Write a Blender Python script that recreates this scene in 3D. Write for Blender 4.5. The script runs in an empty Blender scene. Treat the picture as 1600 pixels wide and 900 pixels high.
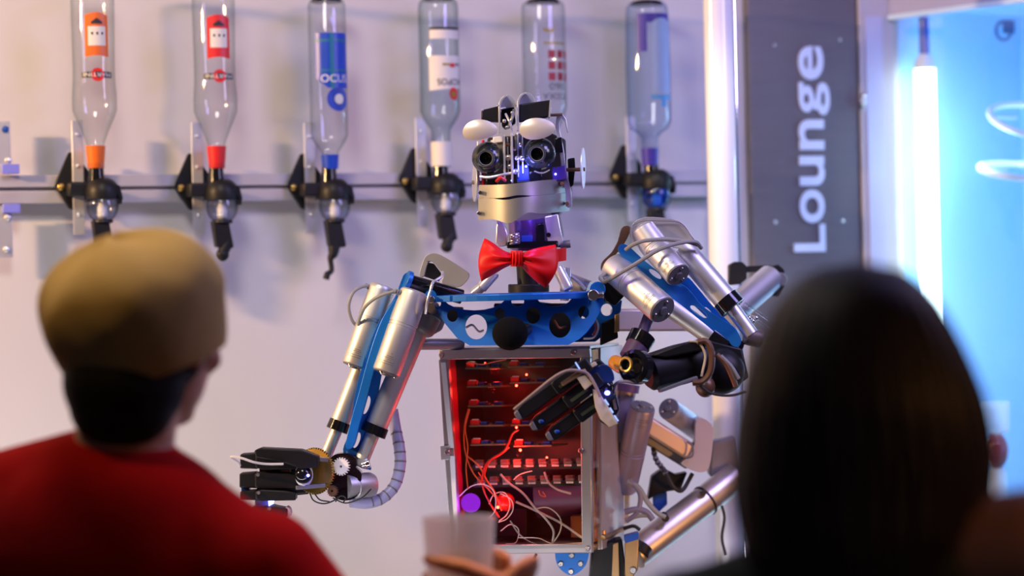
import bpy, bmesh, math, random
from mathutils import Vector, Matrix, Quaternion
from mathutils.geometry import tessellate_polygon
random.seed(7)
V = Vector
PI = math.pi
SC = bpy.context.scene
COL = SC.collection

# ---------------------------------------------------------------- camera
F = 85.0 * 1600 / 36.0
ROLL = math.radians(1.3)
CAM = V((0, 0, 1.6))
RIGHT = V((math.cos(ROLL), 0, -math.sin(ROLL)))
UP = V((math.sin(ROLL), 0, math.cos(ROLL)))
FWD = V((0, 1, 0))
cam_data = bpy.data.cameras.new('camera')
cam_data.lens = 85; cam_data.sensor_width = 36
cam_data.dof.use_dof = True
cam_data.dof.focus_distance = 3.93
cam_data.dof.aperture_fstop = 1.8
cam_data.clip_start = 0.05
cam = bpy.data.objects.new('camera', cam_data)
cam.matrix_world = Matrix(((RIGHT.x, UP.x, -FWD.x, CAM.x), (RIGHT.y, UP.y, -FWD.y, CAM.y), (RIGHT.z, UP.z, -FWD.z, CAM.z), (0, 0, 0, 1)))
COL.objects.link(cam)
SC.camera = cam

# ---------------------------------------------------------------- world, lights, exposure
SC.view_settings.view_transform = 'Standard'
SC.view_settings.look = 'None'
SC.view_settings.gamma = 1.0
SC.view_settings.use_curve_mapping = False
SC.view_settings.exposure = 0.0
w = bpy.data.worlds.new('bar_room'); SC.world = w
w.use_nodes = True
w.node_tree.nodes['Background'].inputs[0].default_value = (0.36, 0.33, 0.5, 1)
w.node_tree.nodes['Background'].inputs[1].default_value = 0.06

def area(name, loc, target, size, power, color, sy=None):
    l = bpy.data.lights.new(name, 'AREA'); l.energy = power; l.color = color
    l.size = size
    if sy: l.shape = 'RECTANGLE'; l.size_y = sy
    o = bpy.data.objects.new(name, l); COL.objects.link(o)
    o.location = loc
    o.rotation_euler = (V(target) - V(loc)).to_track_quat('-Z', 'Y').to_euler()
    return o
def spot(name, loc, target, power, color, angle=60, radius=0.03, blend=0.5):
    l = bpy.data.lights.new(name, 'SPOT'); l.energy = power; l.color = color
    l.spot_size = math.radians(angle); l.spot_blend = blend; l.shadow_soft_size = radius
    o = bpy.data.objects.new(name, l); COL.objects.link(o)
    o.location = loc
    o.rotation_euler = (V(target) - V(loc)).to_track_quat('-Z', 'Y').to_euler()
    return o
def point(name, loc, power, color, radius=0.01):
    l = bpy.data.lights.new(name, 'POINT'); l.energy = power; l.color = color; l.shadow_soft_size = radius
    o = bpy.data.objects.new(name, l); COL.objects.link(o); o.location = loc
    return o
spot('warm_bar_spot', (-2.3, 3.2, 2.35), (-0.85, 4.45, 1.90), 260, (1.0, 0.60, 0.28), 75, 0.05, 0.8)
area('lilac_bar_wash', (1.05, 3.25, 2.65), (0.25, 4.6, 1.4), 0.5, 14, (0.46, 0.38, 1.0))
area('robot_front_fill', (-0.55, 3.0, 2.75), (0.0, 4.2, 1.45), 0.40, 12, (1.0, 0.90, 0.84))  # unseen fill, added so the robot's metal front has light to reflect
area('lilac_side_fill', (1.25, 3.35, 2.2), (0.2, 4.1, 1.4), 0.4, 5.5, (0.72, 0.60, 1.0))  # added lilac fill for the right side of the electronics box
spot('orange_bar_lamp', (0.80, 3.50, 1.10), (0.26, 4.14, 1.26), 12, (1.0, 0.45, 0.12), 34, 0.05, 0.6)
area('lower_wall_fill', (-0.45, 3.68, 0.98), (-0.2, 4.6, 1.15), 2.4, 7.0, (1.0, 0.93, 0.98), 0.05)  # unseen strip light, added to brighten the lower wall
spot('guest_pendant', (-0.98, 2.42, 2.75), (-0.47, 3.02, 1.64), 34, (1.0, 0.62, 0.22), 21, 0.08, 0.7)
spot('guest_side_lamp', (1.6, 1.7, 1.9), (0.75, 2.3, 1.3), 16.0, (1.0, 0.42, 0.08), 50, 0.1, 0.8)
point('blue_bar_spot', (0.25, 3.55, 2.5), 2.0, (0.15, 0.22, 1.0), 0.03)
spot('hand_lamp', (0.3, 3.15, 2.3), (-0.07, 3.0, 1.25), 62, (1.0, 0.42, 0.06), 16, 0.05, 0.7)
spot('pole_fill', (0.3, 3.4, 2.7), (0.39, 4.42, 1.75), 45, (1.0, 0.95, 0.92), 22, 0.03, 0.8)  # unseen spot, added only to brighten the white pole

# ---------------------------------------------------------------- pixel to place helpers
def ray(px, py):
    return RIGHT * ((px - 800) / F) + UP * ((450 - py) / F) + FWD
def P(px, py, d):
    return CAM + ray(px, py) * d
def R(px, d=4.0):
    return px * d / F
U = V((0.95, 0.3123, 0)).normalized()           # along the back wall
N = V((U.y, -U.x, 0))                            # out of the back wall
W0 = P(0, 450, 4.35)
WROT = math.atan2(U.y, U.x)
def wallP(px, py, off=0.0):
    D = ray(px, py)
    t = ((W0 + N * off - CAM).dot(N)) / D.dot(N)
    return CAM + D * t

# ---------------------------------------------------------------- materials
def s(r, g, b):
    def c(x):
        x /= 255.0
        return x / 12.92 if x <= 0.04045 else ((x + 0.055) / 1.055) ** 2.4
    return (c(r), c(g), c(b), 1)
MATS = {}
def M(name, rgb, rough=0.5, metal=0.0, noise=0.12, scale=40.0, bump=0.0, aniso=0.0, coat=0.0, spec=None, sheen=0.0, stretch=None):
    m = bpy.data.materials.new(name); m.use_nodes = True
    nt = m.node_tree; b = nt.nodes['Principled BSDF']
    b.inputs['Roughness'].default_value = rough; b.inputs['Metallic'].default_value = metal
    if spec is not None: b.inputs['Specular IOR Level'].default_value = spec
    b.inputs['Coat Weight'].default_value = coat
    b.inputs['Sheen Weight'].default_value = sheen
    tc = nt.nodes.new('ShaderNodeTexCoord'); nz = nt.nodes.new('ShaderNodeTexNoise')
    nz.inputs['Scale'].default_value = scale; nz.inputs['Detail'].default_value = 4
    if stretch:
        mp = nt.nodes.new('ShaderNodeMapping'); mp.inputs['Scale'].default_value = stretch
        nt.links.new(tc.outputs['Object'], mp.inputs['Vector']); nt.links.new(mp.outputs['Vector'], nz.inputs['Vector'])
    else:
        nt.links.new(tc.outputs['Object'], nz.inputs['Vector'])
    mx = nt.nodes.new('ShaderNodeMix'); mx.data_type = 'RGBA'
    mx.inputs['A'].default_value = tuple(c * (1 - noise) for c in rgb[:3]) + (1,)
    mx.inputs['B'].default_value = tuple(min(1, c * (1 + noise)) for c in rgb[:3]) + (1,)
    nt.links.new(nz.outputs['Fac'], mx.inputs['Factor']); nt.links.new(mx.outputs['Result'], b.inputs['Base Color'])
    if bump:
        bp = nt.nodes.new('ShaderNodeBump'); bp.inputs['Strength'].default_value = bump; bp.inputs['Distance'].default_value = 0.004
        nt.links.new(nz.outputs['Fac'], bp.inputs['Height']); nt.links.new(bp.outputs['Normal'], b.inputs['Normal'])
    MATS[name] = m
    return m
def EM(name, rgb, strength):
    m = bpy.data.materials.new(name); m.use_nodes = True
    nt = m.node_tree; nt.nodes.clear()
    e = nt.nodes.new('ShaderNodeEmission'); e.inputs[0].default_value = rgb; e.inputs[1].default_value = strength
    o = nt.nodes.new('ShaderNodeOutputMaterial'); nt.links.new(e.outputs[0], o.inputs[0])
    MATS[name] = m
    return m
def GL(name, tint, edge, rough=0.03, ior=1.45, haze=0.0):
    """thin clear wall: transmits straight, tints towards grazing angles, reflects by fresnel"""
    m = bpy.data.materials.new(name); m.use_nodes = True
    nt = m.node_tree; nt.nodes.clear()
    lw = nt.nodes.new('ShaderNodeLayerWeight'); lw.inputs['Blend'].default_value = 0.35
    mc = nt.nodes.new('ShaderNodeMix'); mc.data_type = 'RGBA'
    mc.inputs['A'].default_value = tint; mc.inputs['B'].default_value = edge
    nt.links.new(lw.outputs['Facing'], mc.inputs['Factor'])
    tr = nt.nodes.new('ShaderNodeBsdfTransparent'); nt.links.new(mc.outputs['Result'], tr.inputs[0])
    gl = nt.nodes.new('ShaderNodeBsdfGlossy'); gl.inputs['Roughness'].default_value = rough
    pw = nt.nodes.new('ShaderNodeMath'); pw.operation = 'POWER'; pw.inputs[1].default_value = 4.0
    lf = nt.nodes.new('ShaderNodeLayerWeight'); lf.inputs['Blend'].default_value = 0.5
    nt.links.new(lf.outputs['Facing'], pw.inputs[0])
    fr = nt.nodes.new('ShaderNodeMath'); fr.operation = 'MULTIPLY_ADD'; fr.inputs[1].default_value = 0.62; fr.inputs[2].default_value = ((ior - 1) / (ior + 1)) ** 2 * 1.6
    nt.links.new(pw.outputs[0], fr.inputs[0])
    mx = nt.nodes.new('ShaderNodeMixShader')
    nt.links.new(fr.outputs[0], mx.inputs[0]); nt.links.new(tr.outputs[0], mx.inputs[1]); nt.links.new(gl.outputs[0], mx.inputs[2])
    last = mx
    if haze:
        df = nt.nodes.new('ShaderNodeBsdfTranslucent'); df.inputs[0].default_value = (0.8, 0.8, 0.85, 1)
        d2 = nt.nodes.new('ShaderNodeBsdfDiffuse'); d2.inputs[0].default_value = (0.8, 0.8, 0.85, 1)
        m2 = nt.nodes.new('ShaderNodeMixShader'); m2.inputs[0].default_value = 0.5
        nt.links.new(df.outputs[0], m2.inputs[1]); nt.links.new(d2.outputs[0], m2.inputs[2])
        m3 = nt.nodes.new('ShaderNodeMixShader'); m3.inputs[0].default_value = haze
        nt.links.new(mx.outputs[0], m3.inputs[1]); nt.links.new(m2.outputs[0], m3.inputs[2]); last = m3
    o = nt.nodes.new('ShaderNodeOutputMaterial'); nt.links.new(last.outputs[0], o.inputs[0])
    MATS[name] = m
    return m

ALU = M('anodised_aluminium', (0.70, 0.69, 0.66, 1), 0.44, 0.8, 0.05, 60)
ALU2 = M('satin_aluminium', (0.62, 0.62, 0.64, 1), 0.46, 0.8, 0.06, 50)
SHEET = M('brushed_sheet_metal', (0.42, 0.41, 0.36, 1), 0.46, 0.75, 0.20, 14)
STEEL = M('bright_steel', (0.82, 0.82, 0.84, 1), 0.30, 0.65, 0.05, 60)
SCREWM = M('screw_metal', (0.60, 0.58, 0.56, 1), 0.28, 1.0, 0.1, 80)
CHROME = M('chrome', (0.9, 0.9, 0.9, 1), 0.08, 1.0, 0.03, 60)
GREYP = M('grey_painted_metal', (0.42, 0.42, 0.40, 1), 0.45, 0.3, 0.06, 40)
DGREY = M('dark_grey_cap', (0.20, 0.19, 0.20, 1), 0.5, 0.3, 0.1, 60)
BLUE = M('blue_anodised', (0.008, 0.16, 0.60, 1), 0.38, 0.25, 0.08, 50)
BLACK = M('black_plastic', (0.010, 0.010, 0.012, 1), 0.45, 0.0, 0.2, 50, spec=0.3)
GLOSSBLACK = M('gloss_black', (0.008, 0.008, 0.010, 1), 0.12, 0.0, 0.1, 40)
MATTEBLACK = M('black_foam', (0.006, 0.006, 0.007, 1), 0.95, 0.0, 0.4, 900, 0.5, spec=0.1)
RUBBER = M('black_rubber', (0.015, 0.015, 0.016, 1), 0.55, 0.0, 0.2, 80)
EYE = M('eye_black_lacquer', (0.012, 0.017, 0.018, 1), 0.2, 0.0, 0.1, 30, coat=0.3)
LID = M('cream_eyelid_metal', (0.88, 0.78, 0.60, 1), 0.33, 0.4, 0.05, 20)
BRASS = M('brass', (0.55, 0.36, 0.10, 1), 0.35, 0.9, 0.12, 50)
COPPER = M('brown_bracket', (0.20, 0.10, 0.055, 1), 0.4, 0.4, 0.1, 40)
GOLDP = M('golden_bracket', (0.42, 0.27, 0.12, 1), 0.4, 0.6, 0.1, 40)
CREAM = M('cream_plastic', (0.72, 0.60, 0.38, 1), 0.5, 0.0, 0.2, 60)
WHITEP = M('white_plastic', (0.85, 0.83, 0.82, 1), 0.4, 0.0, 0.03, 60)
REDSATIN = M('red_satin', (0.75, 0.006, 0.008, 1), 0.42, 0.0, 0.1, 30, 0.0, spec=0.25)
CABLE = M('grey_cable', (0.30, 0.30, 0.28, 1), 0.5, 0.0, 0.06, 60)
WIREW = M('white_wire', (0.70, 0.66, 0.64, 1), 0.5, 0.0, 0.06, 60)
WIRER = M('red_wire', (0.55, 0.03, 0.02, 1), 0.4, 0.0, 0.06, 60)
WIREO = M('orange_wire', (0.55, 0.12, 0.03, 1), 0.4, 0.0, 0.06, 60)
PCB = M('circuit_board_green', (0.10, 0.14, 0.08, 1), 0.45, 0.0, 0.4, 120)
PCBDARK = M('dark_circuit_board', (0.012, 0.02, 0.014, 1), 0.4, 0.0, 0.5, 90)
CONRED = M('red_connector', (0.65, 0.02, 0.015, 1), 0.4, 0.0, 0.08, 60)
CONBLUE = M('blue_trimmer', (0.01, 0.07, 0.40, 1), 0.35, 0.0, 0.08, 60)
CONGREY = M('ivory_connector', (0.11, 0.095, 0.09, 1), 0.55, 0.0, 0.15, 90)
PURPLE = M('purple_sleeve', (0.10, 0.05, 0.14, 1), 0.5, 0.0, 0.2, 40)
HOSE = M('translucent_grey_hose', (0.38, 0.38, 0.60, 1), 0.35, 0.0, 0.08, 60)
PINK = M('pink_fingertip', (0.60, 0.34, 0.36, 1), 0.5, 0.0, 0.05, 60)
WALLM = M('painted_white_wall', (0.63, 0.61, 0.62, 1), 0.8, 0.0, 0.03, 7, 0.06)
FLOORM = M('dark_floor', (0.10, 0.08, 0.07, 1), 0.5, 0.0, 0.2, 6)
RAILM = M('aluminium_rail', (0.46, 0.45, 0.50, 1), 0.5, 0.25, 0.06, 30)
STRIPM = M('galvanised_strip', (0.62, 0.62, 0.68, 1), 0.4, 0.55, 0.06, 60)
PANELM = M('charcoal_sign_panel', (0.15, 0.14, 0.15, 1), 0.42, 0.2, 0.10, 9, stretch=(1, 1, 14))
TRIMM = M('pale_trim', (0.56, 0.53, 0.53, 1), 0.55, 0.1, 0.04, 20)
CASEM = M('blue_white_case_lining', (0.42, 0.68, 0.95, 1), 0.45, 0.0, 0.04, 6)
CASEF = M('case_header', (0.40, 0.42, 0.60, 1), 0.4, 0.2, 0.05, 20)
LETTER = M('pale_blue_lettering', (0.72, 0.80, 1.0, 1), 0.5, 0.0, 0.03, 40)
POLEM = M('white_lacquered_pole', (0.90, 0.88, 0.86, 1), 0.22, 0.0, 0.02, 30, coat=0.4)
KHAKI = M('khaki_cotton', (0.42, 0.28, 0.10, 1), 0.9, 0.0, 0.14, 16, 0.35, spec=0.1)
REDSHIRT = M('red_cotton_knit', (0.40, 0.004, 0.004, 1), 0.9, 0.0, 0.25, 14, 0.5, spec=0.1)
SKIN = M('skin', (0.42, 0.20, 0.11, 1), 0.5, 0.0, 0.08, 30, spec=0.3)
HAIRD = M('dark_hair', (0.008, 0.006, 0.005, 1), 0.7, 0.0, 0.4, 60, 0.6, spec=0.15, stretch=(8, 8, 1))
HAIRB = M('dark_brown_hair', (0.022, 0.011, 0.006, 1), 0.42, 0.0, 0.4, 40, 0.6, stretch=(8, 8, 1))
DARKTOP = M('dark_green_cloth', (0.004, 0.010, 0.008, 1), 0.85, 0.0, 0.2, 30, 0.3)
DENIM = M('dark_trousers', (0.02, 0.024, 0.04, 1), 0.85, 0.0, 0.2, 60)
SHOE = M('black_leather', (0.015, 0.012, 0.01, 1), 0.4, 0.0, 0.2, 60)
OAK = M('dark_counter_wood', (0.10, 0.05, 0.025, 1), 0.35, 0.0, 0.3, 6, stretch=(1, 12, 12))
GLASS = GL('clear_bottle_glass', (0.985, 0.99, 0.99, 1), (0.52, 0.60, 0.60, 1))
GLASSG = GL('greenish_bottle_glass', (0.94, 0.98, 0.97, 1), (0.32, 0.45, 0.44, 1))
GLASSB = GL('bluish_bottle_glass', (0.92, 0.96, 1.0, 1), (0.42, 0.52, 0.75, 1))
PANE = GL('clear_pane', (0.97, 0.98, 0.98, 1), (0.75, 0.80, 0.80, 1), 0.02, 1.4)
TUMBLER = GL('tumbler_glass', (0.96, 0.96, 0.95, 1), (0.5, 0.5, 0.5, 1), 0.05, 1.5, haze=0.45)
ACRYL = M('acrylic_frame', (0.52, 0.52, 0.55, 1), 0.28, 0.6, 0.08, 40)
AMBER = M('amber_cap', (0.65, 0.25, 0.02, 1), 0.2, 0.0, 0.1, 40, coat=0.4)
BULB = GL('clear_dispenser_bulb', (0.85, 0.88, 0.95, 1), (0.10, 0.10, 0.14, 1), 0.03, 1.5)
BLUETINT = GL('blue_dispenser_bulb', (0.15, 0.35, 0.85, 1), (0.02, 0.05, 0.25, 1), 0.03, 1.5)
TUBE_E = EM('lit_tube', (0.66, 0.90, 1.0, 1), 9.0)
LED_R = EM('red_led', (1.0, 0.04, 0.02, 1), 25.0)
LED_B = EM('blue_led', (0.12, 0.14, 1.0, 1), 16.0)
LED_B2 = EM('pale_blue_led', (0.30, 0.42, 1.0, 1), 1.6)
LED_P = EM('purple_lamp', (0.32, 0.02, 0.75, 1), 1.0)
ORANGEL = M('orange_label', (0.80, 0.15, 0.012, 1), 0.4, 0.0, 0.05, 60)
REDL = M('red_label', (0.72, 0.02, 0.02, 1), 0.4, 0.0, 0.05, 60)
BLUEL = M('blue_label', (0.01, 0.06, 0.50, 1), 0.35, 0.0, 0.2, 60)
PAPER = M('ivory_label', (0.80, 0.74, 0.66, 1), 0.6, 0.0, 0.04, 60)
INK = M('dark_ink', (0.02, 0.018, 0.018, 1), 0.5, 0.0, 0.1, 60)
GOLDINK = M('gold_ink', (0.35, 0.25, 0.05, 1), 0.4, 0.4, 0.1, 60)
VIOLETL = M('violet_label', (0.06, 0.04, 0.40, 1), 0.4, 0.0, 0.1, 60)
SKYL = M('sky_blue_label', (0.12, 0.40, 0.80, 1), 0.4, 0.0, 0.1, 60)

# ---------------------------------------------------------------- mesh building
def frame_of(ax):
    ax = V(ax).normalized()
    t = V((0, 0, 1)) if abs(ax.z) < 0.9 else V((1, 0, 0))
    x = ax.cross(t).normalized(); y = ax.cross(x).normalized()
    return x, y, ax
def catmull(pts, n=6):
    pts = [V(p) for p in pts]
    if len(pts) < 3: return pts
    out = []
    ext = [pts[0] * 2 - pts[1]] + pts + [pts[-1] * 2 - pts[-2]]
    for i in range(1, len(ext) - 2):
        p0, p1, p2, p3 = ext[i - 1:i + 3]
        for k in range(n):
            t = k / n
            out.append(0.5 * ((2 * p1) + (p2 - p0) * t + (2 * p0 - 5 * p1 + 4 * p2 - p3) * t * t + (3 * p1 - p0 - 3 * p2 + p3) * t ** 3))
    out.append(pts[-1])
    return out
def origin_of(o):
    l = V((0, 0, 0))
    while o is not None:
        l += o.location; o = o.parent
    return l
class MB:
    def __init__(self): self.v = []; self.f = []
    def add(self, vs, fs):
        b = len(self.v); self.v += [V(p) for p in vs]; self.f += [tuple(i + b for i in f) for f in fs]; return self
    def rings(self, rings, cap0=True, cap1=True, closed=False):
        n = len(rings[0]); vs = [p for r in rings for p in r]; fs = []
        m = len(rings)
        for i in range(m if closed else m - 1):
            a = i * n; b = ((i + 1) % m) * n
            for k in range(n):
                k2 = (k + 1) % n
                fs.append((a + k, a + k2, b + k2, b + k))
        if not closed:
            if cap0: fs.append(tuple(range(n))[::-1])
            if cap1: fs.append(tuple(range((m - 1) * n, m * n)))
        return self.add(vs, fs)
    def lathe(self, a, ax, prof, n=24, cap0=True, cap1=True, sx=1.0):
        x, y, z = frame_of(ax); a = V(a)
        return self.rings([[a + z * t + (x * math.cos(2 * PI * k / n) * sx + y * math.sin(2 * PI * k / n)) * max(r, 1e-5) for k in range(n)] for t, r in prof], cap0, cap1)
    def tube(self, a, b, r0, r1=None, n=20, cap=True):
        a, b = V(a), V(b); r1 = r0 if r1 is None else r1
        return self.lathe(a, b - a, [(0, r0), ((b - a).length, r1)], n, cap, cap)
    def cyl(self, a, b, prof, n=24):
        """prof: list of (fraction along a-b, radius)"""
        a, b = V(a), V(b); L = (b - a).length
        return self.lathe(a, b - a, [(t * L, r) for t, r in prof], n)
    def ball(self, c, r, sc=(1, 1, 1), q=None, n=20, m=12):
        c = V(c); rings = []
        for i in range(m + 1):
            th = PI * i / m
            ring = []
            for k in range(n):
                p = V((math.sin(th) * math.cos(2 * PI * k / n) * sc[0], math.sin(th) * math.sin(2 * PI * k / n) * sc[1], math.cos(th) * sc[2])) * r
                if i in (0, m): p += V((math.cos(2 * PI * k / n), math.sin(2 * PI * k / n), 0)) * 1e-5
                if q is not None: p = q @ p
                ring.append(c + p)
            rings.append(ring)
        return self.rings(rings)
    def path(self, pts, r, n=8, smooth=6, r1=None):
        pts = catmull(pts, smooth) if smooth else [V(p) for p in pts]
        rings = []; prev = None
        for i, p in enumerate(pts):
            t = (pts[min(i + 1, len(pts) - 1)] - pts[max(i - 1, 0)]).normalized()
            if prev is None: x, y, _ = frame_of(t)
            else:
                x = (prev - t * prev.dot(t))
                x = x.normalized() if x.length > 1e-6 else frame_of(t)[0]
                y = t.cross(x)
            prev = x
            rr = r if r1 is None else r + (r1 - r) * i / (len(pts) - 1)
            if callable(r): rr = r(i / (len(pts) - 1))
            rings.append([p + (x * math.cos(2 * PI * k / n) + y * math.sin(2 * PI * k / n)) * rr for k in range(n)])
        return self.rings(rings)
    def box(self, c, hx, hy, hz):
        c, hx, hy, hz = V(c), V(hx), V(hy), V(hz)
        vs = [c + hx * a + hy * b + hz * d for a in (-1, 1) for b in (-1, 1) for d in (-1, 1)]
        return self.add(vs, [(0, 1, 3, 2), (4, 6, 7, 5), (0, 4, 5, 1), (2, 3, 7, 6), (0, 2, 6, 4), (1, 5, 7, 3)])
    def abox(self, x0, x1, y0, y1, z0, z1):
        return self.box(((x0 + x1) / 2, (y0 + y1) / 2, (z0 + z1) / 2), ((x1 - x0) / 2, 0, 0), (0, (y1 - y0) / 2, 0), (0, 0, (z1 - z0) / 2))
    def bar(self, a, b, w, h, side=None):
        """rectangular bar from a to b, width w (across, in view), depth h"""
        a, b = V(a), V(b); t = b - a
        d = V(side) if side is not None else FWD
        x = t.cross(d).normalized(); y = x.cross(t.normalized()).normalized()
        return self.box((a + b) / 2, t / 2, x * w / 2, y * h / 2)
    def extrude(self, outer, holes, vec):
        """outer and holes are 3-D loops lying close to one surface"""
        loops = [[V(p) for p in outer]] + [[V(p) for p in h] for h in holes]
        flat = [p for l in loops for p in l]
        tris = tessellate_polygon(loops)
        n = len(flat); vec = V(vec)
        fs = [tuple(t) for t in tris] + [tuple(i + n for i in reversed(t)) for t in tris]
        b = 0
        for l in loops:
            m = len(l)
            for i in range(m):
                j = (i + 1) % m
                fs.append((b + i, b + j, b + j + n, b + i + n))
            b += m
        return self.add(flat + [p + vec for p in flat], fs)
    def plate(self, pts, d, th, holes=(), back=None):
        """pts: pixel outline; d: distance or function of the pixel; th: thickness away from the viewer"""
        g = d if callable(d) else (lambda x, y: d)
        vec = (back if back is not None else FWD) * th
        return self.extrude([P(x, y, g(x, y)) for x, y in pts], [[P(x, y, g(x, y)) for x, y in h] for h in holes], vec)
    def surf(self, fn, nu, nv, closed_u=False):
        vs = [fn(i / nu, j / nv) for i in range(nu + (0 if closed_u else 1)) for j in range(nv + 1)]
        fs = []; m = nv + 1; mu = nu if closed_u else nu + 1
        for i in range(nu):
            a = i * m; b = ((i + 1) % mu) * m
            for j in range(nv): fs.append((a + j, b + j, b + j + 1, a + j + 1))
        return self.add(vs, fs)
    def gear(self, c, ax, r, teeth, th, bore=0.0, depth=0.12):
        x, y, z = frame_of(ax); c = V(c); loop = []
        for k in range(teeth):
            for fr, rr in ((0.0, 1 - depth), (0.25, 1 - depth), (0.38, 1.0), (0.62, 1.0), (0.75, 1 - depth)):
                a = 2 * PI * (k + fr) / teeth
                loop.append(c + (x * math.cos(a) + y * math.sin(a)) * r * rr)
        holes = [[c + (x * math.cos(2 * PI * k / 14) + y * math.sin(2 * PI * k / 14)) * bore for k in range(14)]] if bore else []
        return self.extrude(loop, holes, z * th)
    def build(self, name, m, parent=None, loc=None, bevel=0.0, solid=0.0, smooth=True, angle=35, sub=0, remesh=0.0, merge=False):
        org = V(loc) if loc is not None else V((0, 0, 0))
        base = origin_of(parent) if parent is not None else org
        me = bpy.data.meshes.new(name)
        sub_v = base if parent is not None else org
        me.from_pydata([tuple(p - sub_v) for p in self.v], [], self.f)
        bm = bmesh.new(); bm.from_mesh(me)
        if merge: bmesh.ops.remove_doubles(bm, verts=bm.verts, dist=1e-5)
        bmesh.ops.recalc_face_normals(bm, faces=bm.faces)
        bm.to_mesh(me); bm.free()
        me.materials.append(m)
        o = bpy.data.objects.new(name, me); COL.objects.link(o)
        if parent is not None: o.parent = parent
        else: o.location = org
        if smooth:
            me.shade_smooth()
            if not remesh: me.set_sharp_from_angle(angle=math.radians(angle))
        if solid:
            md = o.modifiers.new('Solidify', 'SOLIDIFY'); md.thickness = solid; md.offset = 0
            md = o.modifiers.new('Edges', 'EDGE_SPLIT'); md.split_angle = math.radians(40)
        if bevel:
            md = o.modifiers.new('Bevel', 'BEVEL'); md.width = bevel; md.segments = 2; md.limit_method = 'ANGLE'; md.angle_limit = math.radians(40)
        if sub:
            md = o.modifiers.new('Subdivision', 'SUBSURF'); md.levels = sub; md.render_levels = sub
        if remesh:
            md = o.modifiers.new('Remesh', 'REMESH'); md.mode = 'VOXEL'; md.voxel_size = remesh; md.use_smooth_shade = True
            md = o.modifiers.new('Smooth', 'SMOOTH'); md.factor = 0.5; md.iterations = 6
        return o
def tag(o, label=None, cat=None, group=None, kind=None):
    if label: o['label'] = label
    if cat: o['category'] = cat
    if group: o['group'] = group
    if kind: o['kind'] = kind
    return o
def empty(name, loc, label, cat, group=None):
    o = bpy.data.objects.new(name, None); COL.objects.link(o); o.location = loc; o.empty_display_size = 0.05
    return tag(o, label, cat, group)
def structure(mb, name, m, parent=None, **k):
    o = mb.build(name, m, parent, **k)
    if parent is None: o['kind'] = 'structure'
    return o
def ell(cx, cy, rx, ry, n=24, rot=0.0):
    c, s_ = math.cos(rot), math.sin(rot)
    return [(cx + rx * math.cos(2 * PI * k / n) * c - ry * math.sin(2 * PI * k / n) * s_, cy + rx * math.cos(2 * PI * k / n) * s_ + ry * math.sin(2 * PI * k / n) * c) for k in range(n)]
def smooth2(pts, n=5):
    """closed smooth outline through pixel points"""
    q = [V((x, y, 0)) for x, y in pts]; m = len(q); out = []
    for i in range(m):
        p0, p1, p2, p3 = q[i - 1], q[i], q[(i + 1) % m], q[(i + 2) % m]
        for k in range(n):
            t = k / n
            p = 0.5 * ((2 * p1) + (p2 - p0) * t + (2 * p0 - 5 * p1 + 4 * p2 - p3) * t * t + (3 * p1 - p0 - 3 * p2 + p3) * t ** 3)
            out.append((p.x, p.y))
    return out
def text_shape(body):
    cu = bpy.data.curves.new('lettering', 'FONT'); cu.body = body; cu.resolution_u = 4; cu.offset = .018 if len(body) == 1 else 0.0
    ob = bpy.data.objects.new('lettering', cu); COL.objects.link(ob)
    dg = bpy.context.evaluated_depsgraph_get()
    me = bpy.data.meshes.new_from_object(ob.evaluated_get(dg))
    vs = [(v.co.x, v.co.y) for v in me.vertices]; fs = [tuple(p.vertices) for p in me.polygons]
    bpy.data.objects.remove(ob); bpy.data.curves.remove(cu); bpy.data.meshes.remove(me)
    x0 = min(a for a, b in vs); x1 = max(a for a, b in vs); y0 = min(b for a, b in vs); y1 = max(b for a, b in vs)
    return [((a - x0) / (x1 - x0), (b - y0) / (y1 - y0)) for a, b in vs], fs

# ================================================================ THE SETTING
def wbox(mb, px0, px1, z0, z1, o0, o1):
    """box along the back wall between two pixel columns, offsets o0..o1 out of the wall"""
    a0, a1 = wallP(px0, 450, o0), wallP(px1, 450, o0)
    return wbox3(mb, a0 - N * o0, a1 - N * o0, z0, z1, o0, o1)
def wbox3(mb, a, b, z0, z1, o0, o1):
    t = (b - a); t.z = 0
    c = (a + b) / 2 + N * (o0 + o1) / 2; c.z = (z0 + z1) / 2
    return mb.box(c, t / 2, N * (o1 - o0) / 2, (0, 0, (z1 - z0) / 2))
mb = MB(); wbox3(mb, W0 - U * 1.6, wallP(1420, 450), 0, 3.1, -0.10, 0.0)
structure(mb, 'wall_back', WALLM)
mb = MB(); mb.abox(-3.2, 3.2, 0.6, 6.4, -0.06, 0)
structure(mb, 'floor', FLOORM)
# pale upright trim between the sign panel and the lit case
mb = MB(); wbox(mb, 1341, 1402, 0, 2.9, 0.0, 0.03)
trim = structure(mb, 'trim_1', TRIMM, bevel=0.002)
mb = MB(); wbox(mb, 1360, 1386, 0.2, 2.13, 0.03, 0.034)
mb.build('inlay', M('pale_violet_inlay', (0.56, 0.56, 0.72, 1), 0.4, 0.2, 0.03, 20), trim)
mb = MB()
for y in (150, 160):
    p = wallP(1347, y, 0.03); mb.lathe(p, N, [(0, .005), (.008, .005), (.012, .002)], 12)
p = wallP(1346, 163, 0.036); mb.box(p, U * 0.003, N * 0.004, V((0, 0, .011)))
mb.build('latch', CHROME, trim, bevel=0.001)

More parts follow.
